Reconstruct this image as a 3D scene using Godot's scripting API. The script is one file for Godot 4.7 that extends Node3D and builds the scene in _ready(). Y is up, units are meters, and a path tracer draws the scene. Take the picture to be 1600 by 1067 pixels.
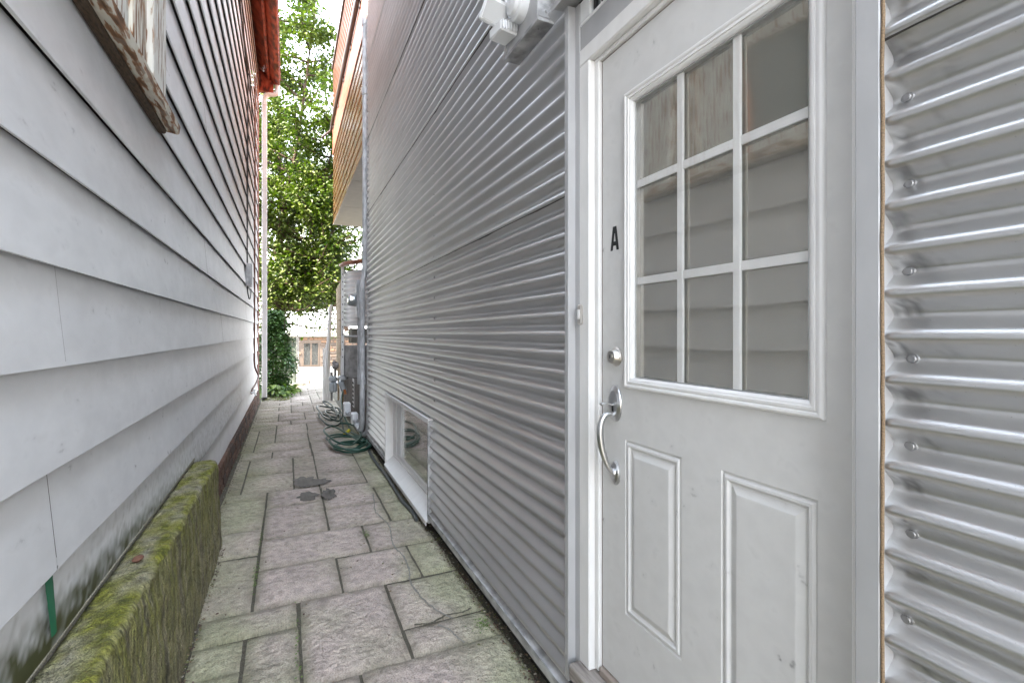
extends Node3D
# A narrow side passage between two houses. x runs to the right, y up, and the passage runs away along -z.
# Distances along the passage are written t (= -z).

const F := 760.0        # focal length in pixels of a 1600 x 1067 picture
const EYE := 1.42
const WALL := 0.93      # middle plane of the corrugated wall
const SIDE := -0.58     # plane of the lapped siding

var T := {}
var M := {}
var org := {}
var names := {}
var rng := RandomNumberGenerator.new()
var nz := FastNoiseLite.new()
var nz2 := FastNoiseLite.new()

func P(x: float, y: float, t: float) -> Vector3:
	return Vector3(x, y, -t)

# ------------------------------------------------------------------ mesh builder
class B:
	var v := PackedVector3Array()
	var n := PackedVector3Array()
	var c := PackedColorArray()
	var idx := PackedInt32Array()
	var col := Color(1, 1, 1)
	func tri(a: Vector3, b: Vector3, d: Vector3) -> void:
		var nn := (b - a).cross(d - a).normalized()
		var k := v.size()
		for q in [a, b, d]:
			v.append(q); n.append(nn); c.append(col)
		idx.append_array([k, k + 2, k + 1])
	func quad(a: Vector3, b: Vector3, d: Vector3, e: Vector3) -> void:
		var nn := (d - a).cross(e - b).normalized()
		var k := v.size()
		for q in [a, b, d, e]:
			v.append(q); n.append(nn); c.append(col)
		idx.append_array([k, k + 2, k + 1, k, k + 3, k + 2])
	func obox(tr: Transform3D, s: Vector3, r := 0.0) -> void:
		var h := s / 2.0
		var rr: float = min(r, min(h.x, min(h.y, h.z)) * 0.95)
		var hx := [h.x, h.y, h.z]
		for ax in 3:
			for sg in [-1.0, 1.0]:
				var u := (ax + 1) % 3
				var w := (ax + 2) % 3
				var pts := []
				for q in [[-1, -1], [1, -1], [1, 1], [-1, 1]]:
					var p := Vector3()
					p[ax] = sg * hx[ax]
					p[u] = q[0] * (hx[u] - rr)
					p[w] = q[1] * (hx[w] - rr)
					pts.append(tr * p)
				if sg > 0: quad(pts[0], pts[1], pts[2], pts[3])
				else: quad(pts[3], pts[2], pts[1], pts[0])
		if rr <= 0.0: return
		for ax in 3:
			var u := (ax + 1) % 3
			var w := (ax + 2) % 3
			for su in [-1.0, 1.0]:
				for sw in [-1.0, 1.0]:
					var a := Vector3(); var b := Vector3()
					a[u] = su * hx[u]; a[w] = sw * (hx[w] - rr)
					b[u] = su * (hx[u] - rr); b[w] = sw * hx[w]
					var a2 := a; var b2 := b
					a[ax] = -(hx[ax] - rr); b[ax] = a[ax]
					a2[ax] = hx[ax] - rr; b2[ax] = a2[ax]
					if su * sw > 0: quad(tr * a, tr * b, tr * b2, tr * a2)
					else: quad(tr * b, tr * a, tr * a2, tr * b2)
		for sx in [-1.0, 1.0]:
			for sy in [-1.0, 1.0]:
				for sz in [-1.0, 1.0]:
					var a := tr * Vector3(sx * h.x, sy * (h.y - rr), sz * (h.z - rr))
					var b := tr * Vector3(sx * (h.x - rr), sy * h.y, sz * (h.z - rr))
					var d := tr * Vector3(sx * (h.x - rr), sy * (h.y - rr), sz * h.z)
					if sx * sy * sz > 0: tri(a, b, d)
					else: tri(a, d, b)
	func box(x0: float, x1: float, y0: float, y1: float, t0: float, t1: float, r := 0.0) -> void:
		obox(Transform3D(Basis(), Vector3((x0 + x1) / 2, (y0 + y1) / 2, -(t0 + t1) / 2)), Vector3(absf(x1 - x0), absf(y1 - y0), absf(t1 - t0)), r)
	# rows of points joined smoothly; outside is on the left of u looking along w
	func sheet(rows: Array, cols: Array = [], flip := false) -> void:
		var k := v.size()
		var nu: int = rows[0].size()
		var nv: int = rows.size()
		for j in nv:
			for i in nu:
				v.append(rows[j][i])
				var du: Vector3 = rows[j][min(i + 1, nu - 1)] - rows[j][max(i - 1, 0)]
				var dv: Vector3 = rows[min(j + 1, nv - 1)][i] - rows[max(j - 1, 0)][i]
				var nn := du.cross(dv).normalized()
				n.append(-nn if flip else nn)
				c.append(cols[j][i] if cols.size() else col)
		for j in nv - 1:
			for i in nu - 1:
				var a := k + j * nu + i
				if flip: idx.append_array([a, a + 1, a + nu + 1, a, a + nu + 1, a + nu])
				else: idx.append_array([a, a + nu + 1, a + 1, a, a + nu, a + nu + 1])
	func tube(pts: Array, rad, sides := 10, caps := true, flat := 1.0) -> void:
		var k := v.size()
		var m := pts.size()
		var side := Vector3()
		for j in m:
			var d: Vector3 = (pts[min(j + 1, m - 1)] - pts[max(j - 1, 0)]).normalized()
			if j == 0:
				side = d.cross(Vector3.UP if absf(d.y) < 0.9 else Vector3.RIGHT).normalized()
			else:
				side = (side - d * side.dot(d)).normalized()
			var up := d.cross(side)
			var r: float = rad[j] if rad is Array else rad
			for i in sides + 1:
				var a := TAU * i / sides
				var o := side * cos(a) + up * sin(a) * flat
				v.append(pts[j] + o * r); n.append(o.normalized()); c.append(col)
		for j in m - 1:
			for i in sides:
				var a := k + j * (sides + 1) + i
				idx.append_array([a, a + sides + 2, a + 1, a, a + sides + 1, a + sides + 2])
		if caps:
			for e in [0, m - 1]:
				var dirn: Vector3 = (pts[0] - pts[1]).normalized() if e == 0 else (pts[m - 1] - pts[m - 2]).normalized()
				var q := v.size()
				v.append(pts[e]); n.append(dirn); c.append(col)
				for i in sides + 1:
					v.append(v[k + e * (sides + 1) + i]); n.append(dirn); c.append(col)
				for i in sides:
					if e == 0: idx.append_array([q, q + 1 + i, q + 2 + i])
					else: idx.append_array([q, q + 2 + i, q + 1 + i])
	# profile: array of Vector2(radius, along axis), turned round the axis of tr's y
	func lathe(tr: Transform3D, prof: Array, sides := 24, squash := Vector2(1, 1)) -> void:
		for j in prof.size() - 1:
			var p0: Vector2 = prof[j]; var p1: Vector2 = prof[j + 1]
			var k := v.size()
			var d := p1 - p0
			for i in sides + 1:
				var a := TAU * i / sides
				var o := Vector3(cos(a), 0, -sin(a))
				var nn := (tr.basis * (o * d.y + Vector3(0, -d.x, 0))).normalized()
				for p in [p0, p1]:
					v.append(tr * Vector3(o.x * p.x * squash.x, p.y, o.z * p.x * squash.y)); n.append(nn); c.append(col)
			for i in sides:
				var a := k + i * 2
				idx.append_array([a, a + 3, a + 2, a, a + 1, a + 3])
	func arr(shift: Vector3) -> Array:
		var a := []
		a.resize(Mesh.ARRAY_MAX)
		var vv := PackedVector3Array(v)
		if shift != Vector3.ZERO:
			for i in vv.size(): vv[i] -= shift
		a[Mesh.ARRAY_VERTEX] = vv
		a[Mesh.ARRAY_NORMAL] = n
		a[Mesh.ARRAY_COLOR] = c
		a[Mesh.ARRAY_INDEX] = idx
		return a
	func mesh(shift := Vector3.ZERO) -> ArrayMesh:
		var m := ArrayMesh.new()
		m.add_surface_from_arrays(Mesh.PRIMITIVE_TRIANGLES, arr(shift))
		return m

# ------------------------------------------------------------------ naming and tagging
func numbered(parent: Node, called: String) -> String:
	var key := str(parent.get_instance_id()) + called
	var k: int = names.get(key, 0)
	names[key] = k + 1
	return called if k == 0 else "%s_%03d" % [called, k]

func tag(o: Node, label: String, category: String, group := "", kind := "") -> void:
	if label: o.set_meta("label", label)
	if category: o.set_meta("category", category)
	if group: o.set_meta("group", group)
	if kind: o.set_meta("kind", kind)

func thing(called: String, at: Vector3, label: String, category: String, group := "", kind := "") -> Node3D:
	var o := Node3D.new()
	o.name = numbered(self, called)
	add_child(o, true)
	o.position = at
	org[o] = at
	tag(o, label, category, group, kind)
	return o

func part(parent: Node3D, called: String, b: B, m: Material) -> MeshInstance3D:
	var o := MeshInstance3D.new()
	o.name = numbered(parent, called)
	var off: Vector3 = org.get(parent, Vector3.ZERO)
	o.mesh = b.mesh(off)
	o.material_override = m
	parent.add_child(o, true)
	org[o] = off
	return o

func inst(parent: Node3D, called: String, mesh: Mesh, m: Material, tr: Transform3D) -> MeshInstance3D:
	var o := MeshInstance3D.new()
	o.name = numbered(parent, called)
	o.mesh = mesh
	o.material_override = m
	var off: Vector3 = org.get(parent, Vector3.ZERO)
	o.transform = Transform3D(tr.basis, tr.origin - off)
	parent.add_child(o, true)
	return o

func solo(called: String, b: B, m: Material, label: String, category: String, base: Vector3, group := "", kind := "") -> MeshInstance3D:
	var o := MeshInstance3D.new()
	o.name = numbered(self, called)
	o.mesh = b.mesh(base)
	o.material_override = m
	o.position = base
	add_child(o, true)
	org[o] = base
	tag(o, label, category, group, kind)
	return o

func scatter(parent: Node3D, called: String, mesh: Mesh, m: Material, trs: Array, cols: Array) -> MultiMeshInstance3D:
	var mm := MultiMesh.new()
	mm.transform_format = MultiMesh.TRANSFORM_3D
	mm.use_colors = true
	mm.mesh = mesh
	mm.instance_count = trs.size()
	var off: Vector3 = org.get(parent, Vector3.ZERO)
	for i in trs.size():
		var tr: Transform3D = trs[i]
		tr.origin -= off
		mm.set_instance_transform(i, tr)
		mm.set_instance_color(i, cols[i])
	var o := MultiMeshInstance3D.new()
	o.name = numbered(parent, called)
	o.multimesh = mm
	o.material_override = m
	o.set_meta("kind", "stuff")
	parent.add_child(o, true)
	return o

# ------------------------------------------------------------------ textures and materials
func ntex(freq: float, stops: Array, octaves := 4, seed_ := 1, kind := FastNoiseLite.TYPE_SIMPLEX_SMOOTH, size := 512) -> NoiseTexture2D:
	var f := FastNoiseLite.new()
	f.noise_type = kind
	f.seed = seed_
	f.frequency = freq
	f.fractal_octaves = octaves
	var t := NoiseTexture2D.new()
	t.width = size; t.height = size
	t.seamless = true
	t.seamless_blend_skirt = 0.15
	t.noise = f
	if stops.size():
		var g := Gradient.new()
		var offs := PackedFloat32Array(); var cs := PackedColorArray()
		for s in stops:
			offs.append(s[0])
			cs.append(Color(s[1], s[1], s[1]) if not s[1] is Color else s[1])
		g.offsets = offs; g.colors = cs
		t.color_ramp = g
	return t

func lin(r: float, g: float, b: float) -> Color:
	return Color(r, g, b).linear_to_srgb()

func mat(c: Color, rough: float, metal := 0.0, o := {}) -> StandardMaterial3D:
	var m := StandardMaterial3D.new()
	m.albedo_color = c
	m.roughness = rough
	m.metallic = metal
	m.metallic_specular = o.get("spec", 0.5)
	if o.get("vc", false): m.vertex_color_use_as_albedo = true
	if o.has("alb") or o.has("bump") or o.has("rt"):
		m.uv1_triplanar = true
		m.uv1_world_triplanar = true
		m.uv1_scale = o.get("s1", Vector3.ONE)
	if o.has("alb"): m.albedo_texture = o.alb
	if o.has("rt"): m.roughness_texture = o.rt
	if o.has("bump"):
		m.heightmap_enabled = true
		m.heightmap_texture = o.bump
		m.heightmap_scale = o.get("bs", 0.2)
	if o.has("det"):
		m.detail_enabled = true
		m.detail_albedo = o.det
		m.detail_blend_mode = BaseMaterial3D.BLEND_MODE_MUL
		m.detail_uv_layer = BaseMaterial3D.DETAIL_UV_2
		m.uv2_triplanar = true
		m.uv2_world_triplanar = true
		m.uv2_scale = o.get("s2", Vector3.ONE)
	if o.has("back"):
		m.backlight_enabled = true
		m.backlight = o.back
	return m

func make_materials() -> void:
	T.pave = ntex(0.02, [[0.15, 0.83], [0.5, 0.95], [0.8, 1.0]], 6, 61)
	T.scuff = ntex(0.02, [[0.0, 0.6], [0.05, 0.85], [0.10, 0.97], [0.3, 1.0], [1.0, 0.97]], 5, 67)
	T.grain = ntex(0.09, [[0.0, 0.45], [0.3, 0.72], [0.5, 0.88], [1.0, 1.0]], 4, 3)
	T.cloud = ntex(0.012, [[0.2, 0.72], [0.5, 0.9], [0.8, 1.0]], 6, 5)
	T.soft = ntex(0.01, [[0.2, 0.965], [0.8, 1.0]], 4, 8)
	T.bumpy = ntex(0.03, [[0.0, 0.0], [1.0, 1.0]], 5, 11)
	T.rock = ntex(0.02, [[0.0, 0.0], [1.0, 1.0]], 6, 17)
	T.speck = ntex(0.16, [[0.0, 0.35], [0.05, 0.6], [0.09, 1.0], [1.0, 1.0]], 3, 21, FastNoiseLite.TYPE_SIMPLEX_SMOOTH, 1024)
	T.peel = ntex(0.014, [[0.0, lin(0.10, 0.055, 0.03)], [0.22, lin(0.24, 0.13, 0.07)], [0.33, lin(0.33, 0.20, 0.12)], [0.36, lin(0.66, 0.65, 0.60)], [1.0, lin(0.80, 0.79, 0.75)]], 5, 33)
	T.bare = ntex(0.014, [[0.0, lin(0.06, 0.035, 0.02)], [0.36, lin(0.24, 0.12, 0.06)], [0.46, lin(0.36, 0.2, 0.11)], [0.52, lin(0.66, 0.63, 0.55)], [1.0, lin(0.78, 0.77, 0.7)]], 5, 37)
	T.rust = ntex(0.014, [[0.25, lin(0.07, 0.014, 0.009)], [0.55, lin(0.31, 0.052, 0.024)], [0.85, lin(0.42, 0.11, 0.06)]], 5, 41)
	T.wood = ntex(0.012, [[0.2, lin(0.10, 0.085, 0.075)], [0.5, lin(0.27, 0.24, 0.215)], [0.8, lin(0.36, 0.33, 0.30)]], 5, 44)
	T.wear = ntex(0.02, [[0.0, 0.42], [0.22, 0.8], [0.4, 1.0], [1.0, 1.0]], 5, 47)
	T.rough = ntex(0.02, [[0.2, 0.30], [0.8, 0.55]], 4, 52)
	M.siding = mat(lin(0.76, 0.765, 0.785), 0.52, 0.0, {"vc": true, "alb": T.soft, "s1": Vector3(1.6, 0.9, 0.5), "det": T.scuff, "s2": Vector3(0.8, 1.0, 0.55), "bump": T.cloud, "bs": 0.25})
	M.sheet = mat(lin(0.68, 0.68, 0.68), 0.34, 0.92, {"vc": true, "alb": T.soft, "s1": Vector3(0.9, 3.0, 0.5), "det": T.speck, "s2": Vector3(1.1, 1.3, 0.9)})
	M.trim_metal = mat(lin(0.46, 0.46, 0.465), 0.5, 0.3, {"alb": T.soft, "s1": Vector3(1.5, 0.7, 1.5)})
	M.flashing = mat(lin(0.55, 0.55, 0.555), 0.5, 0.35, {"alb": T.cloud, "s1": Vector3(1.5, 2, 1.2)})
	M.lap_shade_grime = mat(lin(0.045, 0.042, 0.04), 0.9)  # near-black colour for the shadow and dirt under the sheet laps
	M.screw = mat(lin(0.30, 0.30, 0.305), 0.45, 0.8)
	M.white = mat(lin(0.75, 0.74, 0.725), 0.4, 0.0, {"alb": T.soft, "s1": Vector3(2, 0.8, 2)})
	M.white_worn = mat(lin(0.78, 0.77, 0.75), 0.5, 0.0, {"alb": T.wear, "s1": Vector3(3, 0.7, 3)})
	M.door = mat(lin(0.61, 0.603, 0.59), 0.42, 0.0, {"alb": T.scuff, "s1": Vector3(0.9, 1.1, 1.0)})
	M.sash = mat(lin(0.74, 0.75, 0.75), 0.4)
	M.black = mat(lin(0.012, 0.012, 0.013), 0.5)
	M.dark = mat(lin(0.02, 0.019, 0.018), 0.8)
	M.caulk = mat(lin(0.28, 0.19, 0.11), 0.75, 0.0, {"alb": T.grain, "s1": Vector3(6, 6, 6)})
	M.seal = mat(lin(0.22, 0.17, 0.13), 0.7)
	M.nickel = mat(lin(0.56, 0.53, 0.49), 0.28, 1.0)
	M.satin = mat(lin(0.55, 0.555, 0.56), 0.3, 1.0)
	M.curtain = mat(lin(0.11, 0.098, 0.078), 0.9, 0.0, {"alb": T.cloud, "s1": Vector3(0.8, 0.4, 0.8)})
	M.pane = mat(Color(0.9, 0.92, 0.9, 0.03), 0.02, 0.0, {"spec": 0.7})
	M.pane.transparency = BaseMaterial3D.TRANSPARENCY_ALPHA
	T.pgrain = ntex(0.09, [[0.0, 0.58], [0.3, 0.82], [0.5, 0.94], [1.0, 1.0]], 4, 3)
	M.paver = mat(Color(1, 1, 1), 0.78, 0.0, {"vc": true, "alb": T.pgrain, "s1": Vector3(2.3, 2.3, 2.3), "det": T.pave, "s2": Vector3(1.3, 1.3, 1.3), "bump": T.rock, "bs": 1.6})
	M.mirror = mat(lin(0.40, 0.375, 0.325), 0.05, 0.74)
	M.joint = mat(lin(0.15, 0.135, 0.10), 0.95, 0.0, {"alb": T.grain, "s1": Vector3(4, 4, 4), "bump": T.bumpy, "bs": 0.8})
	M.soil = mat(lin(0.11, 0.09, 0.065), 0.95, 0.0, {"alb": T.grain, "s1": Vector3(1.5, 1.5, 1.5), "bump": T.bumpy, "bs": 2.0})
	M.mossy = mat(Color(1, 1, 1), 0.95, 0.0, {"vc": true, "alb": T.grain, "s1": Vector3(3.9, 2.2, 3.9), "det": T.cloud, "s2": Vector3(2.7, 1.0, 2.7), "bump": T.rock, "bs": 2.6})
	M.concrete = mat(lin(0.50, 0.49, 0.46), 0.9, 0.0, {"alb": T.cloud, "s1": Vector3(0.5, 0.5, 0.5), "det": T.grain, "s2": Vector3(2, 2, 2)})
	M.bounce_pavement = mat(lin(0.26, 0.255, 0.24), 0.9, 0.0, {"alb": T.cloud, "s1": Vector3(0.5, 0.5, 0.5)})  # surface of the added slab that throws light into the passage
	M.brick = mat(Color(1, 1, 1), 0.9, 0.0, {"vc": true, "alb": T.grain, "s1": Vector3(4, 4, 4), "bump": T.bumpy, "bs": 0.8})
	M.peel = mat(Color(1, 1, 1), 0.75, 0.0, {"alb": T.peel, "s1": Vector3(4.5, 0.55, 4.5), "bump": T.peel, "bs": 0.25})
	M.bare = mat(Color(1, 1, 1), 0.8, 0.0, {"alb": T.bare, "s1": Vector3(3.7, 2.8, 0.7), "bump": T.bare, "bs": 0.3})
	M.bare_up = mat(Color(1, 1, 1), 0.8, 0.0, {"alb": T.bare, "s1": Vector3(5.0, 0.5, 5.0), "bump": T.bare, "bs": 0.3})
	M.rust = mat(Color(1, 1, 1), 0.5, 0.0, {"alb": T.rust, "s1": Vector3(1.2, 0.6, 0.5)})
	M.pink = mat(lin(0.50, 0.27, 0.22), 0.55, 0.0, {"alb": T.cloud, "s1": Vector3(1, 1, 1)})
	M.white_pipe = mat(lin(0.72, 0.71, 0.70), 0.4, 0.0, {"alb": T.soft, "s1": Vector3(1, 0.5, 1)})
	M.pvc = mat(lin(0.62, 0.63, 0.65), 0.45, 0.0, {"alb": T.cloud, "s1": Vector3(1, 0.7, 1)})
	M.cable = mat(lin(0.02, 0.02, 0.02), 0.5)
	M.brown_pipe = mat(lin(0.13, 0.05, 0.03), 0.45)
	M.copper = mat(lin(0.34, 0.14, 0.07), 0.30, 0.35, {"alb": T.cloud, "s1": Vector3(1, 1, 0.3)})
	M.bronze = mat(lin(0.52, 0.235, 0.08), 0.26, 0.35, {"alb": T.cloud, "s1": Vector3(1, 1, 0.3)})
	M.orange = mat(lin(0.36, 0.125, 0.06), 0.4, 0.1, {"alb": T.cloud, "s1": Vector3(1, 1, 0.4)})
	M.gutter = mat(lin(0.08, 0.05, 0.045), 0.4)
	M.soffit = mat(lin(0.66, 0.60, 0.52), 0.6, 0.0, {"alb": T.soft, "s1": Vector3(1, 1, 1)})
	M.grey_panel = mat(lin(0.32, 0.315, 0.31), 0.5, 0.0, {"alb": T.cloud, "s1": Vector3(1, 1, 1)})
	M.brown_wall = mat(lin(0.15, 0.13, 0.115), 0.75, 0.0, {"alb": T.cloud, "s1": Vector3(1, 1, 1)})
	M.meter = mat(lin(0.34, 0.37, 0.40), 0.4, 0.1)
	M.meter_dark = mat(lin(0.19, 0.18, 0.18), 0.5, 0.3)
	M.glassy = mat(lin(0.5, 0.52, 0.53), 0.08, 0.6)
	M.hose = mat(lin(0.016, 0.062, 0.042), 0.32)
	M.hose_old = mat(lin(0.022, 0.036, 0.026), 0.4)
	M.drain = mat(lin(0.045, 0.05, 0.048), 0.5)
	M.yellow = mat(lin(0.55, 0.48, 0.03), 0.4)
	M.timber = mat(lin(0.42, 0.31, 0.19), 0.7, 0.0, {"alb": T.cloud, "s1": Vector3(2, 4, 0.6)})
	M.weathered = mat(Color(1, 1, 1), 0.85, 0.0, {"alb": T.wood, "s1": Vector3(3.5, 3.5, 0.35), "bump": T.wood, "bs": 0.2})
	M.bark = mat(lin(0.12, 0.075, 0.05), 0.9, 0.0, {"alb": T.grain, "s1": Vector3(3, 1, 3), "bump": T.bumpy, "bs": 2.0})
	M.leaf = mat(Color(1, 1, 1), 0.5, 0.0, {"vc": true, "back": Color(0.62, 0.75, 0.22)})
	M.leaf_dark = mat(Color(1, 1, 1), 0.45, 0.0, {"vc": true, "back": Color(0.25, 0.36, 0.12)})
	M.litter = mat(Color(1, 1, 1), 0.9, 0.0, {"vc": true})
	M.fence = mat(lin(0.27, 0.33, 0.29), 0.6, 0.0, {"alb": T.cloud, "s1": Vector3(1, 0.4, 1)})
	M.stone = mat(Color(1, 1, 1), 0.9, 0.0, {"vc": true})
	M.beam = mat(lin(0.36, 0.35, 0.30), 0.7)
	M.frame_brown = mat(lin(0.10, 0.07, 0.05), 0.6)
	M.wet = mat(lin(0.105, 0.088, 0.078), 0.6, 0.0, {"alb": T.cloud, "s1": Vector3(4, 4, 4)})
	M.crack = mat(lin(0.34, 0.325, 0.29), 0.95, 0.0, {"alb": T.grain, "s1": Vector3(7, 7, 7)})
	M.green_paint = mat(lin(0.012, 0.15, 0.075), 0.5)
	M.lens = mat(lin(0.42, 0.43, 0.44), 0.3, 0.0, {"spec": 0.6})
	M.fixture = mat(lin(0.72, 0.73, 0.74), 0.4)
	M.roofing = mat(lin(0.06, 0.06, 0.06), 0.9)

func setup() -> void:
	var cam := Camera3D.new()
	cam.name = "camera"
	add_child(cam)
	cam.position = Vector3(0, EYE, 0)
	cam.rotation.y = -atan(350.0 / F)
	var near := 0.05
	cam.set_frustum(near * 1067.0 / F, Vector2(0, -near * 13.5 / F), near, 400.0)
	cam.current = true
	var env := Environment.new()
	env.background_mode = Environment.BG_SKY
	var sky := Sky.new()
	var sm := ProceduralSkyMaterial.new()
	sm.sky_top_color = Color(0.665, 0.712, 0.772)
	sm.sky_horizon_color = Color(0.92, 0.915, 0.905)
	sm.sky_curve = 0.22
	sm.ground_bottom_color = Color(0.35, 0.33, 0.3)
	sm.ground_horizon_color = Color(0.62, 0.62, 0.6)
	sm.sun_angle_max = 20.0
	sky.sky_material = sm
	env.sky = sky
	env.background_energy_multiplier = 1.0
	env.tonemap_mode = Environment.TONE_MAPPER_LINEAR
	env.tonemap_exposure = 14.5
	env.sdfgi_enabled = true
	env.ssao_enabled = true
	env.ssil_enabled = true
	var we := WorldEnvironment.new()
	we.name = "world_environment"
	we.environment = env
	add_child(we)
	var sun := DirectionalLight3D.new()
	sun.name = "sun"
	sun.light_energy = 0.8
	sun.light_angular_distance = 0.5
	sun.light_color = Color(1.0, 0.95, 0.87)
	sun.shadow_enabled = true
	add_child(sun)
	sun.look_at_from_position(Vector3.ZERO, Vector3(0.60, -0.78, -0.22), Vector3.UP)

func _ready() -> void:
	rng.seed = 4711
	nz.seed = 5; nz.frequency = 1.0; nz.fractal_octaves = 4
	nz2.seed = 9; nz2.frequency = 6.0; nz2.fractal_octaves = 3
	setup()
	make_materials()
	build_ground()
	build_left_house()
	build_right_house()
	build_rear()
	build_background()
	build_small_things()

# ------------------------------------------------------------------ ground and path
func fall(t: float) -> float:
	return -1.40 * clampf((t - 15.0) / 29.0, 0.0, 1.0)

func n2(a: float, b: float) -> float:
	return nz.get_noise_2d(a, b)

func paver_col(x: float, t: float, tone: float) -> Color:
	var pink := Vector3(0.68, 0.565, 0.505)
	var green := Vector3(0.53, 0.51, 0.345)
	var e := 0.0
	e += smoothstep(-0.05, -0.35, x) * 0.8
	e += smoothstep(0.50, 0.86, x) * 0.9
	e += smoothstep(2.9, 2.2, t) * (0.55 if x < 0.06 else 0.1)
	e += n2(x * 1.7 + 3.0, t * 1.3) * 0.75
	e *= smoothstep(12.5, 6.0, t) * 0.7 + 0.3
	var k := pink.lerp(green, clampf(e, 0.0, 1.0)) * tone * (1.0 + 0.22 * n2(x * 4.0, t * 4.0 + 20.0))
	return Color(k.x, k.y, k.z)

func paver(parent: Node3D, x0: float, x1: float, t0: float, t1: float) -> void:
	var g := 0.002
	x0 += g + rng.randf() * 0.002; x1 -= g + rng.randf() * 0.002
	t0 += g + rng.randf() * 0.002; t1 -= g + rng.randf() * 0.002
	if x1 - x0 < 0.02 or t1 - t0 < 0.02: return
	var tone := rng.randf_range(0.86, 1.1)
	var tilt := Vector2(rng.randf_range(-0.010, 0.010), rng.randf_range(-0.010, 0.010))
	var lift := rng.randf_range(-0.0025, 0.0035)
	var cell := 0.055 if t0 < 4.5 else 0.14
	var ax := axis_cuts(x0, x1, cell)
	var at := axis_cuts(t0, t1, cell)
	var rows := []; var cols := []
	for j in at.size():
		var r := []; var cc := []
		for i in ax.size():
			var x: float = ax[i]; var t: float = at[j]
			var e: int = min(min(i, ax.size() - 1 - i), min(j, at.size() - 1 - j))
			var wob := 0.004 * n2(x * 30.0 + t0 * 7.0, t * 30.0)
			var y := lift + tilt.x * (x - x0) + tilt.y * (t - t0) + 0.0035 * n2(x * 6.0, t * 6.0 + 50.0)
			if e == 0: y = -0.035
			elif e == 1: y -= 0.006 + absf(wob)
			r.append(P(x + (wob if e < 2 else 0.0), y, t + (wob if e < 2 else 0.0)))
			var k := paver_col(x, t, tone)
			if e < 2: k = k.lerp(Color(0.2, 0.2, 0.1), 0.35)
			cc.append(k)
		rows.append(r); cols.append(cc)
	var b := B.new()
	b.sheet(rows, cols)
	part(parent, "paver", b, M.paver)

func axis_cuts(a: float, b: float, cell: float) -> Array:
	var o := [a, a + 0.007]
	var n: int = max(1, int(round((b - a - 0.014) / cell)))
	for i in range(1, n): o.append(lerpf(a + 0.007, b - 0.007, float(i) / n))
	o.append(b - 0.007); o.append(b)
	return o

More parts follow.
